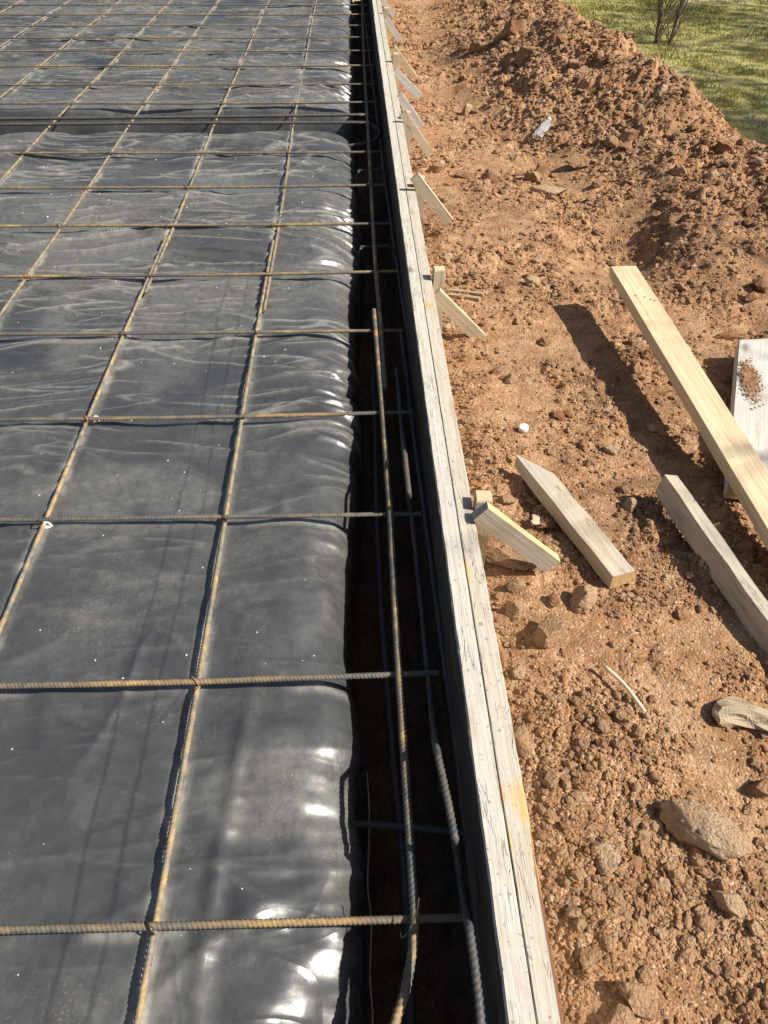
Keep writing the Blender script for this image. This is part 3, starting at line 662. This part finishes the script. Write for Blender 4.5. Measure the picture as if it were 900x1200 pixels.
# white plastic chairs under the bars
def chair_mesh():
    bm = bmesh.new()
    for k in range(4):
        a = k*math.pi/2+.6; q = bmesh.ops.create_cube(bm, size=1)['verts']
        bmesh.ops.scale(bm, vec=(.005,.004,.016), verts=q); bmesh.ops.rotate(bm, cent=(0,0,0), matrix=Matrix.Rotation(.5,3,'Y'), verts=q); bmesh.ops.translate(bm, vec=(-.009,0,.007), verts=q); bmesh.ops.rotate(bm, cent=(0,0,0), matrix=Matrix.Rotation(a,3,'Z'), verts=q)
    q = bmesh.ops.create_cone(bm, segments=12, radius1=.008, radius2=.006, depth=.004, cap_ends=True)['verts']; bmesh.ops.translate(bm, vec=(0,0,.0145), verts=q)
    q = bmesh.ops.create_cone(bm, segments=16, radius1=.013, radius2=.0125, depth=.002, cap_ends=True)['verts']; bmesh.ops.translate(bm, vec=(0,0,.001), verts=q)
    return from_bm('bar_chair', bm)
cm = chair_mesh(); cm.materials.append(M_WHITE)
for (u, v, lab) in [(57,619,'small white bar chair beside the third crosswise bar'),(114,495,'small white bar chair beside the fourth crosswise bar'),(146,397,'small white bar chair beside the fifth crosswise bar')]:
    p = at_z(u, v, -.03); o = link('bar_chair', cm); o.location = (p.x, p.y, sheet_z(p.x, p.y)); o.rotation_euler = (0,0,random.random()); tag(o, lab+', second lengthwise bar', 'bar chair', 'white bar chairs')

# ------------------------------------------------------------------ loose lumber
# fresh 2x4 lying on the pale board, running along the form
me = board(2.35, .089, .038, .003, 14, .0007, end_mat=True)
# nail holes and end
o = link('lumber_plank', me, [M_PINE, M_PINE_END]); place_board(o, (*((at_z(717,312,.128)+at_z(745,311,.128))/2)[:2],.128), (*(at_z(900,622,.055)+Vector((.046,0,0)))[:2],.055), roll=.0)
tag(o, 'long clean pine two-by-four raised off the dirt with a broad shadow', 'plank')
lum = o
t = NT('nail_hole'); M_HOLE = t.done((.05,.035,.02), .8)
for (x, y) in ((.20,-.024),(.225,.020),(.235,.030),(.21,.005)):
    bm = bmesh.new(); bmesh.ops.create_circle(bm, cap_ends=True, segments=8, radius=.0032, matrix=Matrix.Translation((x, y, .0012)))
    link('nail_hole', from_bm('nail_hole', bm), M_HOLE, lum)
# pale board with slanted end
def slab_poly(pts, zt, th, name, mats):
    bm = bmesh.new(); a = [bm.verts.new((x, y, z)) for x, y, z in pts]; b = [bm.verts.new((x, y, z-th)) for x, y, z in pts]; n = len(a)
    bm.faces.new(a); bm.faces.new(b[::-1])
    for k in range(n):
        f = bm.faces.new((a[k], b[k], b[(k+1)%n], a[(k+1)%n])); f.material_index = 1 if k in (1, 3) else 0
    bmesh.ops.bevel(bm, geom=bm.edges[:], offset=.002, segments=2, affect='EDGES')
    return from_bm(name, bm)
pts = [at_z(853,570,.008), at_z(866,398,.040), Vector((1.50,2.14,.042)), Vector((1.20,1.40,.010))]
cen = pts[0]; d = (pts[1]-pts[0]).normalized(); rz = math.atan2(d.y, d.x)
loc = [Matrix.Rotation(-rz, 3, 'Z') @ (p-cen) for p in pts]
o = link('pale_board', slab_poly([(p.x, p.y, p.z) for p in loc][::-1], 0, .042, 'pale_board', None), [M_PALE, M_PINE_END]); o.location = cen; o.rotation_euler = (0,0,rz)
tag(o, 'wide pale whitish board lying under the pine two-by-four at right', 'board')
c = at_z(879,446,.034)
n = 1100; u = RNG.standard_normal(n)*.012; v = RNG.standard_normal(n)*.042
pts_ = np.stack([c.x+u+.25*v, c.y+v, c.z+.003+.042*v], -1)
tag(scatter('dirt_patch', pts_, RNG.uniform(.0012,.0036,n), ICO1, M_DIRT, .6), 'small spill of brown dirt on the pale board', 'dirt', kind='stuff')
# near post with pointed end
def point_taper(x, y, z):
    if x < .02: return (min(y, .0)*.9+.034 if y < 0 else .036, z*.5-.004)
    return (y, z)
def post(L, W, T, seg, tap, name, mats):
    return link(name, board(L, W, T, .004, seg, .0018, tap, True), mats)
a, b = at_z(616,531,.012), at_z(731,672,.0)
def tapA(x, y, z):
    k = min(1, x/.11); return (y if y < 0 else -.036+(.072)*k*.96+.003 if k < 1 else y, z if k >= 1 else z*(.45+.55*k))
L = (b-a).length
o = post(L, .058, .042, 9, lambda x, y, z: ((y if y < 0 else -.029+.058*min(1, .06+x/.11)), z), 'pointed_post', [M_POST, M_PINE_END]); place_board(o, a, b)
tag(o, 'grey weathered pointed stake lying loose in the dirt beside the nearest brace', 'stake')
a, b = at_z(786,556,.045), at_z(985,838,.0)
o = post((b-a).length, .036, .062, 9, None, 'weathered_post', [M_POST2, M_POST2]); place_board(o, a, b, roll=-.16)
tag(o, 'dirty grey square post lying below the pine two-by-four, running off the right edge', 'post')
# short laths by the second stake
for (p, q, lab) in (((526,344),(566,349),'upper of two short brown laths by the second stake'),((528,350),(562,354),'lower of two short brown laths by the second stake')):
    a, b = on_ground(*p), on_ground(*q); a.z += .018; b.z += .018
    o = link('short_lath', board((b-a).length, .014, .010, .001, 3, .0006), M_BARKWOOD); place_board(o, a, b); tag(o, lab, 'lath', 'short laths')
# driftwood chunk, stick
def gnarl(L, r, seed, n=22, sides=12):
    V = []; 
    for k in range(n):
        s = k/(n-1); rr = r*(.75+.35*math.sin(s*3.0+.4))*(1 if .03 < s < .97 else .55)
        for q in range(sides):
            a = q/sides*2*math.pi
            nz = perlin(np.array([math.cos(a)*1.6+seed+s*1.2]), np.array([math.sin(a)*1.6+s*2.0]), seed)[0]
            rad = rr*(1+.55*nz); V.append((s*L+.006*nz, rad*math.cos(a)*1.25+.012*math.sin(s*5), rad*math.sin(a)*.7))
    F = [(k*sides+q, k*sides+(q+1)%sides, (k+1)*sides+(q+1)%sides, (k+1)*sides+q) for k in range(n-1) for q in range(sides)]
    V = np.array(V); me = mesh_np('gnarl', V, np.array(F), False)
    bm = bmesh.new(); bm.from_mesh(me); bm.verts.ensure_lookup_table(); bm.faces.new([bm.verts[q] for q in range(sides)][::-1]); bm.faces.new([bm.verts[(n-1)*sides+q] for q in range(sides)]); bm.to_mesh(me); bm.free(); return me
a, b = on_ground(834,840), on_ground(925,858); a.z += .016; b.z += .018
o = link('wood_chunk', gnarl((b-a).length, .021, 5), M_BARKWOOD); place_board(o, a, b); tag(o, 'splintered weathered chunk of wood on the dirt at the right edge', 'wood chunk')
a, b = on_ground(705,788), on_ground(753,841); a.z += .024; b.z += .020
m_ = (a+b)/2+Vector((.004,.004,.003))
o = link('dry_stick', sweep([a, a*.7+b*.3+Vector((.002,.003,.002)), m_, b], .0042, rib=0, sides=8), M_STICK); tag(o, 'thin pale dry stick lying on the dirt', 'stick')
a, b = on_ground(592,192*1.0+830), on_ground(596,1040)
# bottle
def lathe(prof, seg=20, dent=None):
    V = [(r*math.cos(2*math.pi*q/seg), r*math.sin(2*math.pi*q/seg), z) for z, r in prof for q in range(seg)]
    V = np.array(V)
    if dent is not None: V = dent(V)
    n = len(prof); F = [(k*seg+q, k*seg+(q+1)%seg, (k+1)*seg+(q+1)%seg, (k+1)*seg+q) for k in range(n-1) for q in range(seg)]
    return V, np.array(F)
def crush(V):
    d = fbm(V[:,2]*28, np.arctan2(V[:,1],V[:,0])*1.2, 3, 300); f = 1+.28*d; V = V.copy(); V[:,0] *= f*1.1; V[:,1] *= f*.62; return V
t = NT('clear_plastic'); tr = t.b; tr.inputs['Transmission Weight'].default_value = .75; tr.inputs['IOR'].default_value = 1.3
M_CLEAR = t.done((.92,.95,.97), .16)
prof = [(0,.002),(.001,.028),(.006,.032),(.03,.031),(.036,.029),(.042,.031),(.08,.031),(.086,.029),(.092,.031),(.13,.031),(.15,.026),(.168,.014),(.19,.0125)]; prof = [(z*.85, r*.8) for z, r in prof]
V, F = lathe(prof, 24, crush); g1 = on_ground(628,168); g2 = on_ground(642,147)
bo = empty('plastic_bottle', g1+Vector((0,0,.028))); bo.rotation_mode = 'QUATERNION'; bo.rotation_quaternion = (g2-g1).normalized().to_track_quat('Z','Y')
tag(bo, 'crushed clear plastic bottle lying on the dirt slope', 'bottle')
link('bottle_body', mesh_np('bottle', V, F), M_CLEAR, bo)
V, F = lathe([(.150,.0005),(.150,.012),(.162,.012),(.164,.011),(.164,.0005)], 18); link('bottle_cap', mesh_np('cap', V, F, False), M_WHITE, bo)
# white bottle cap on the ground
g = on_ground(613,506); V, F = lathe([(0,.0145),(.009,.0145),(.0115,.0135),(.012,.0115),(.0125,.0005)], 30)
V[::2, :2] *= .985; o = link('bottle_cap', mesh_np('bottle_cap', V, F), M_WHITE); o.location = g+Vector((0,0,.008)); o.rotation_euler = (.12,-.1,0); tag(o, 'round white bottle cap lying on bare dirt', 'bottle cap')
# dry leaf
bm = bmesh.new(); n = 7
for k in range(n): pass
lv = [];
for k in range(8):
    s = k/7; w = .016*math.sin(s*math.pi)**.7*(1+.3*math.sin(k*2.4)); lv.append([bm.verts.new((s*.05-.025, -w, .010+.006*math.sin(k))), bm.verts.new((s*.05-.025, 0, .002+.012*s*s)), bm.verts.new((s*.05-.025, w, .012-.004*math.sin(k*1.3)))])
for k in range(7):
    for q in range(2): bm.faces.new((lv[k][q], lv[k][q+1], lv[k+1][q+1], lv[k+1][q]))
t = NT('dry_leaf'); M_LEAF = t.done((.46,.38,.28), .8)
me = from_bm('dry_leaf', bm, True); o = link('dry_leaf', me, M_LEAF); o.location = on_ground(627,617)+Vector((0,0,.012)); o.rotation_euler = (.3,.2,.9); sm = o.modifiers.new('thick','SOLIDIFY'); sm.thickness = .0008
tag(o, 'small curled dry leaf on the dirt beside the loose pointed stake', 'leaf')

# ------------------------------------------------------------------ stones
def rock_mesh(seed, ang=.5):
    V, F = ICO4; V = V.copy(); r = np.random.default_rng(seed)
    o = r.random(3)*50
    nz = fbm(V[:,0]*1.1+o[0]+V[:,2]*.7, V[:,1]*1.1+o[1]-V[:,2]*.9, 2, 310); V *= (1+.25*nz)[:, None]
    for _ in range(int(12+ang*14)):      # broken faces
        nrm = r.standard_normal(3); nrm /= np.linalg.norm(nrm); cut = r.uniform(.42,.80) if ang > 0 else r.uniform(.66,.90)
        d = V@nrm; V -= np.clip(d-cut, 0, None)[:, None]*nrm
    n2 = fbm(V[:,0]*4+o[2]+V[:,2]*3, V[:,1]*4+V[:,2]*3.3, 4, 320); n3 = np.abs(perlin(V[:,0]*9+o[1]+V[:,2]*5, V[:,1]*9-V[:,2]*6, 333))
    V *= (1+.09*n2-.07*(n3 < .08))[:, None]
    V /= np.abs(V).max(0)
    return mesh_np('stone', V, F, True)
ROCKS = {}
def rock_variant(k, mat):
    key = (k, mat.name)
    if key not in ROCKS: m_ = rock_mesh(400+k, .15+.12*(k % 7) if k else -.6); m_.materials.append(mat); ROCKS[key] = m_
    return ROCKS[key]
def stone(px, py, w, asp, rot, k, mat, lab, hk=.80, name='stone', sink=.36, grp='larger stones on the dirt', cat='stone'):
    g = on_ground(px, py); zc = (g-Vector((0,0,CAM_H))).dot(FW); a = w*zc/FPX/2; b = a*asp
    o = link(name, rock_variant(k, mat)); o.scale = (a, b, min(a, b)*hk*1.1); o.location = g+Vector((0,0,o.scale.z*(1-2*sink)+.006)); o.rotation_euler = (random.uniform(-.15,.15), random.uniform(-.15,.15), rot)
    return tag(o, lab, cat, grp)
big = [
 (822,982,112,.60,-.66,0,M_GRAYST,'large smooth tan boulder at lower right, largest stone in view'),
 (640,749,52,.85,.15,1,M_STONE,'squarish brown stone beside the form, below the long slab stone'),
 (683,705,44,.85,.5,2,M_GRAYST,'pale angular stone just right of the squarish brown stone'),
 (596,660,78,.34,-.42,3,M_STONE,'long slab shaped stone below the nearest brace'),
 (746,1172,62,.68,-.5,4,M_STONE,'oblong brown stone at the bottom edge of the dirt'),
 (727,1196,46,.8,.3,5,M_STONE,'stone cut by the lower edge, left of the oblong brown stone'),
 (611,874,30,1.5,.3,6,M_STONE,'upright tan stone pressed against the outer plank'),
 (585,774,22,1.6,.2,7,M_REDST,'brick red clay stone touching the outer plank'),
 (708,1013,40,.9,-.6,8,M_GRAYST,'half buried pale round stone left of the large boulder'),
 (672,1073,22,.9,.1,9,M_STONE,'small stone below the half buried pale stone'),
 (851,1061,40,.85,-.4,10,M_GRAYST,'angular light stone below the large boulder'),
 (879,1091,22,1.1,.2,11,M_GRAYST,'small round stone right of the angular light stone'),
 (644,918,30,.8,.4,1,M_STONE,'lumpy stone near the outer plank, above the pale half buried one'),
 (602,718,30,.9,.9,2,M_STONE,'brown stone left of the squarish brown stone'),
 (648,706,20,1.1,.5,7,M_REDST,'reddish stone above the squarish brown stone'),
 (604,690,24,.8,.0,9,M_STONE,'small stone under the long slab stone'),
 (639,618,26,.7,-.4,7,M_REDST,'orange stone in the shade beside the loose pointed stake'),
 (592,590,24,.8,.2,11,M_STONE,'tan stone just right of the nearest stake top'),
 (578,213,27,.9,.2,6,M_REDST,'round reddish boulder with a dark shadow, right of the third stake'),
 (547,133,18,1.0,.2,2,M_GRAYST,'pale stone right of the fifth brace'),
 (510,201,15,1.2,.7,10,M_REDST,'dark brown stone behind the third stake'),
 (545,208,20,.7,-.2,5,M_STONE,'low brown stone left of the round reddish boulder'),
 (680,194,44,.5,.25,3,M_STONE,'broad stone on the slope below the bottle'),
 (645,229,52,.34,.05,8,M_GRAYST,'flat pale slab at the foot of the slope'),
 (623,213,22,1.0,.4,4,M_STONE,'tan stone above the flat pale slab'),
 (633,202,20,.9,1.1,10,M_REDST,'reddish stone above the tan stone by the flat pale slab'),
 (775,111,22,.8,.1,2,M_GRAYST,'pale blocky stone high on the mound'),
 (735,165,24,.9,.5,10,M_STONE,'pointed brown stone in the middle of the mound slope'),
 (716,171,22,1.0,.9,5,M_STONE,'brown stone left of the pointed brown stone'),
 (702,70,17,.9,.1,6,M_REDST,'dark reddish stone near the mound crest'),
 (670,80,22,.8,.1,11,M_STONE,'brown stone left of the mound crest'),
 (688,89,32,.5,.2,3,M_STONE,'long brown clod on the upper slope'),
 (833,210,17,1.1,.0,9,M_GRAYST,'round pale stone on the right side of the mound'),
 (794,206,24,.9,.5,4,M_STONE,'brown stone left of the round pale stone'),
 (845,180,24,.9,-.5,10,M_REDST,'reddish stone below the mound edge at right'),
 (786,263,32,.7,-.1,1,M_STONE,'large clod above the dug hollow'),
 (852,398,34,.45,.0,0,M_REDST,'dark elongated pebble left of the pale board'),
 (893,338,28,.8,.2,6,M_REDST,'reddish rounded stone at the right edge above the pale board'),
 (880,352,24,.6,.1,7,M_REDST,'brownish stone above the pale board'),
 (705,852,18,1.3,.6,5,M_STONE,'small dark stone below the dry stick'),
 (601,40,40,.7,.2,1,M_REDST,'large dark clod at the top of the dirt'),
 (617,70,30,.9,.4,10,M_REDST,'dark clod below the large clod at the top'),
 (560,60,24,.8,.4,4,M_STONE,'brown clod between the form and the mound, near the top'),
 (625,335,20,.9,.4,8,M_GRAYST,'pale stone on bare dirt left of the pine plank'),
 (598,447,17,.9,.4,2,M_STONE,'tan stone among gravel below the second brace'),
 (582,438,15,.9,.4,9,M_STONE,'smaller tan stone among gravel below the second brace'),
 (717,532,20,.8,.1,8,M_GRAYST,'grey stone between the loose stake and the plank shadow'),
 (745,546,10,.7,.2,7,M_REDST,'tiny red stone left of the weathered post'),
 (738,595,20,1.1,.3,2,M_GRAYST,'pale stone in the shadow of the weathered post'),
 (870,645,22,.9,.3,9,M_STONE,'stone in the shade under the pine plank'),
 (895,858,24,.9,.3,5,M_STONE,'stone at the right edge under the wood chunk'),
 (890,928,34,.8,.3,10,M_REDST,'shaded dark stone at the right edge above the large boulder'),
]
random.seed(21)
for (px, py, w, asp, rot, k, mat, lab) in big: stone(px, py, w, asp, rot, k, mat, lab)
# further stones: counted individually, alike
cnt = 0; tries = 0
while cnt < 200 and tries < 3000:
    tries += 1
    if random.random() < .55: px, py = random.uniform(560,900), random.uniform(330,1195)
    else: px, py = random.uniform(470,900), random.uniform(0,400)
    g = on_ground(px, py)
    if g.x < .285 or g.x > 2.05 or g.y > 8.5 or (.88 < g.x < 1.45 and g.y < 2.2 and py < 640): continue
    if .35 < g.x < .68 and 1.1 < g.y < 1.7: continue
    if float(roughness(np.array([g.x]), np.array([g.y]))[0])*random.uniform(.5,1.6) < .42: continue
    dist = (g-Vector((0,0,CAM_H))).length
    a = min(.05, .0046*math.exp(abs(random.gauss(0,.6)))*(.6+.38*dist)); mat = random.choices([M_STONE,M_REDST,M_GRAYST],[.55,.28,.17])[0]
    o = link('small_stone', rock_variant(random.randrange(12), mat)); o.scale = (a, a*random.uniform(.55,1), a*random.uniform(.45,.75)); o.location = g+Vector((0,0,o.scale.z*.15+.004)); o.rotation_euler = (random.uniform(-.4,.4), random.uniform(-.4,.4), random.uniform(0,6.28))
    tag(o, 'small brown stone among many alike scattered over the excavated dirt', 'stone', 'small stones scattered on the dirt'); cnt += 1
# crumbs and pebbles that nobody could count
def crumbs(n, smin, smax, base, name, lab, grow, mat, seed, flat=.75):
    r = np.random.default_rng(seed)
    # even over the picture's depth: density falls with distance
    y = .2*np.exp(r.random(n*3)*math.log(8.5/.2)); x = .27+(r.random(n*3)**1.15)*(.55+.33*y)
    rr = roughness(x, y); cl = .5+.5*sstep(-.35,.45,fbm(x*5, y*5, 3, 330))
    k = (r.random(n*3) < np.clip(rr*1.7-.12, .05, 1)*cl); x, y = x[k][:n], y[k][:n]; m = len(x)
    s = smin*np.exp(np.abs(r.standard_normal(m))*.6); s = np.minimum(s, smax)*(1+grow*y)
    z = height(x, y)+s*.25
    o = scatter(name, np.stack([x,y,z],-1), s, base, mat, flat, False, .12); tag(o, lab, 'gravel', kind='stuff')
crumbs(60000, .0012, .0055, ICO1, 'dirt_crumbs', 'fine crumbs of brown dirt covering the ground', .42, M_DIRT, 5)
crumbs(3000, .0028, .010, ICO2, 'pebbles', 'tan pebbles and small clods strewn over the dirt', .36, M_STONE, 6, .7)
crumbs(800, .003, .010, ICO2, 'red_pebbles', 'reddish clay pebbles strewn over the dirt', .36, M_REDST, 8, .7)
crumbs(350, .003, .009, ICO2, 'pale_pebbles', 'pale pebbles strewn over the dirt', .3, M_GRAYST, 9, .7)

# ------------------------------------------------------------------ grass beyond the mound
def grass(n, seed):
    r = np.random.default_rng(seed); x = r.uniform(1.9,9.5,n); y = r.uniform(3.6,15,n)
    k = (x < .25*y+4.2)&(x > .18*y+.6); x, y = x[k], y[k]
    bare = fbm(x*.8, y*1.2, 3, 350); k = r.random(len(x)) < 1-.8*sstep(.25,.55,bare); x, y = x[k], y[k]; m = len(x)
    clump = sstep(-.4,.6,fbm(x*2.2, y*2.2, 3, 352)); h = r.uniform(.012,.030,m)*(.6+.9*clump); w = r.uniform(.002,.0045,m)*(1+.12*y); a = r.random(m)*6.28; l = r.uniform(.1,.8,m)*h; b = r.random(m)*6.28
    z = lawn_z(x, y)-.004; ca, sa = np.cos(a)*w, np.sin(a)*w
    P0 = np.stack([x-ca, y-sa, z],-1); P1 = np.stack([x+ca, y+sa, z],-1); P2 = np.stack([x+l*np.cos(b), y+l*np.sin(b), z+h],-1)
    V = np.stack([P0,P1,P2],1).reshape(-1,3); return mesh_np('grass', V, np.arange(m*3).reshape(-1,3), False)
t = NT('grass_blades'); co = t.coord('World')
c = t.mix(t.ramp(t.noise(co, 1.0, 4), [(.38, 0.0), (.62, 1.0)]), (.34,.35,.095), (.56,.50,.20))
c = t.mix(t.ramp(t.noise(co, 45, 3), [(.5, 0.0), (.75, .7)]), c, (.46,.41,.20))
M_GRASS = t.done(c, .6, spec=.2)
tag(link('grass', grass(230000, 3), M_GRASS), 'short yellowish green lawn grass beyond the dirt mound', 'grass', kind='stuff')

# ------------------------------------------------------------------ trees
def branch_tree(seed, h, r0, depth, lean, spread=.55, up=.35, nchild=(3,5), low=False):
    """returns (trunk segments, branch segments), each (p, q, rp, rq)"""
    rnd = random.Random(seed); trunk, br = [], []
    def grow(p, d, L, r, lev):
        n = 5 if lev == 0 else 4; pts = [p]; q = p
        for k in range(n):
            d = (d+Vector((rnd.gauss(0,.09),rnd.gauss(0,.09),rnd.gauss(0,.05)+.03*up))).normalized(); q2 = q+d*(L/n)
            ra = r*(1-.55*k/n); rb = r*(1-.55*(k+1)/n); (trunk if lev == 0 else br).append((q, q2, ra, rb)); q = q2; pts.append(q)
            if lev < depth and (k >= 1 or lev > 0 or low):
                for _ in range(rnd.randint(*nchild) if lev == 0 else rnd.randint(1,2)):
                    ax = Vector((rnd.gauss(0,1),rnd.gauss(0,1),rnd.gauss(0,.4))); ax = (ax-d*ax.dot(d)).normalized()
                    grow(q, (d*(1-spread)+ax*spread+Vector((0,0,up*.4))).normalized(), L*rnd.uniform(.4,.62), rb*rnd.uniform(.45,.65), lev+1)
    grow(Vector((0,0,0)), Vector((lean[0],lean[1],1)).normalized(), h, r0, 0); return trunk, br
def tubes(segs, sides=5, rmin=.0012):
    P = np.array([s[0][:] for s in segs]); Q = np.array([s[1][:] for s in segs]); ra = np.maximum(rmin, np.array([s[2] for s in segs])); rb = np.maximum(rmin, np.array([s[3] for s in segs]))
    T = Q-P; T /= np.linalg.norm(T,axis=1)[:,None]; ref = np.where(np.abs(T[:,2:3])>.8, np.array([[1.,0,0]]), np.array([[0,0,1.]])); N = np.cross(T,ref); N /= np.linalg.norm(N,axis=1)[:,None]; B = np.cross(T,N)
    th = np.arange(sides)/sides*2*np.pi; ring = np.cos(th)[None,:,None]*N[:,None]+np.sin(th)[None,:,None]*B[:,None]
    V = np.concatenate([P[:,None]+ra[:,None,None]*ring, Q[:,None]+rb[:,None,None]*ring],1); m = len(P); a = np.arange(m)[:,None]*2*sides; k = np.arange(sides)[None]
    F = np.stack([a+k, a+(k+1)%sides, a+sides+(k+1)%sides, a+sides+k],-1).reshape(-1,4); return mesh_np('branches', V.reshape(-1,3), F)
t = NT('bark'); M_TBARK = t.done(t.mix(t.noise(t.coord('World'), 30, 4), (.085,.065,.05), (.20,.16,.125)), .9)
def leaves(centres, size, n, seed, spread):
    r = np.random.default_rng(seed); c = np.array(centres)[r.integers(0,len(centres),n)]+r.standard_normal((n,3))*spread
    u = r.standard_normal((n,3)); u /= np.linalg.norm(u,axis=1)[:,None]; w = np.cross(u, r.standard_normal((n,3))); w /= np.linalg.norm(w,axis=1)[:,None]; s = size*r.uniform(.6,1.3,n)[:,None]
    V = np.stack([c-u*s, c+w*s*.45, c+u*s, c-w*s*.45],1).reshape(-1,3); return mesh_np('leaves', V, np.arange(n*4).reshape(-1,4), False)
t = NT('tree_leaves'); M_LEAVES = t.done(t.mix(t.noise(t.coord('World'), 6), (.05,.085,.022), (.10,.14,.04)), .6)
t = NT('sage_leaves'); M_SAGE = t.done(t.mix(t.noise(t.coord('World'), 12), (.20,.19,.15), (.30,.28,.22)), .7)
def tree(name, loc, seed, h, r0, depth, lean, lab, cat, leaf=None, stems=0, twigs=0, zmax=None, **kw):
    o = empty(name, loc); tk, br = branch_tree(seed, h, r0, depth, lean, **kw)
    if zmax: br = [b for b in br if max(b[0].z, b[1].z) < zmax]
    for k in range(stems):
        r = random.Random(seed*7+k); t2, b2_ = branch_tree(seed+50+k, h*r.uniform(.6,.9), r0*r.uniform(.22,.38), depth-1, (r.uniform(-.5,.5), r.uniform(-.4,.4)), **kw); tk += t2; br += b2_
    if twigs:
        r = random.Random(seed)
        for _ in range(twigs):
            p = Vector((r.gauss(0,.03), r.gauss(0,.03), r.uniform(.0,.45))); d = Vector((r.gauss(0,.7), r.gauss(0,.7), r.uniform(.4,1))).normalized(); ra = r.uniform(.0025,.005)
            for q_ in range(5):
                d = (d+Vector((r.gauss(0,.18), r.gauss(0,.18), .06))).normalized(); q2 = p+d*r.uniform(.06,.11); br.append((p, q2, ra, ra*.75)); ra *= .75
                if r.random() < .7: br.append((p, p+(d+Vector((r.gauss(0,.6), r.gauss(0,.6), .2))).normalized()*r.uniform(.05,.12), ra*.7, ra*.35))
                p = q2
    link('trunk', tubes(tk, 8), M_TBARK, o)
    link('branches', tubes(br, 5), M_TBARK, o)
    if leaf: 
        mat, size, n, spread = leaf; link('foliage', leaves([s[1][:] for s in br], size, n, seed, spread), mat, o)
    return tag(o, lab, cat)
b1 = at_z(769,49,-.27); b2 = at_z(784,52,-.27)
b1.z = b2.z = -.29
o = tree('bare_sapling', b1, 5, 1.3, .018, 3, (-.02,.0), 'bare multi stemmed sapling on the lawn, left of the pair', 'sapling', (M_SAGE,.010,300,.04), stems=3, twigs=26, spread=.6)
o = tree('bare_sapling', b2, 9, 1.4, .016, 3, (.22,.05), 'leaning bare sapling on the lawn, right of the pair', 'sapling', (M_SAGE,.010,200,.04), stems=2, twigs=20, spread=.6)
# trees to the right of the view: their shadows lie on the lawn and the lumber
tree('bare_tree', (4.9,.72,-.25), 31, 2.9, .06, 3, (-.03,.02), 'bare thin branched tree right of the dirt', 'tree', zmax=4.5, spread=.55, up=.5)
tree('leafy_tree', (12.7,3.9,-.27), 44, 5.8, .12, 3, (.0,.0), 'dense leafy tree right of the lawn', 'tree', (M_LEAVES,.07,26000,.22), spread=.6, up=.3)
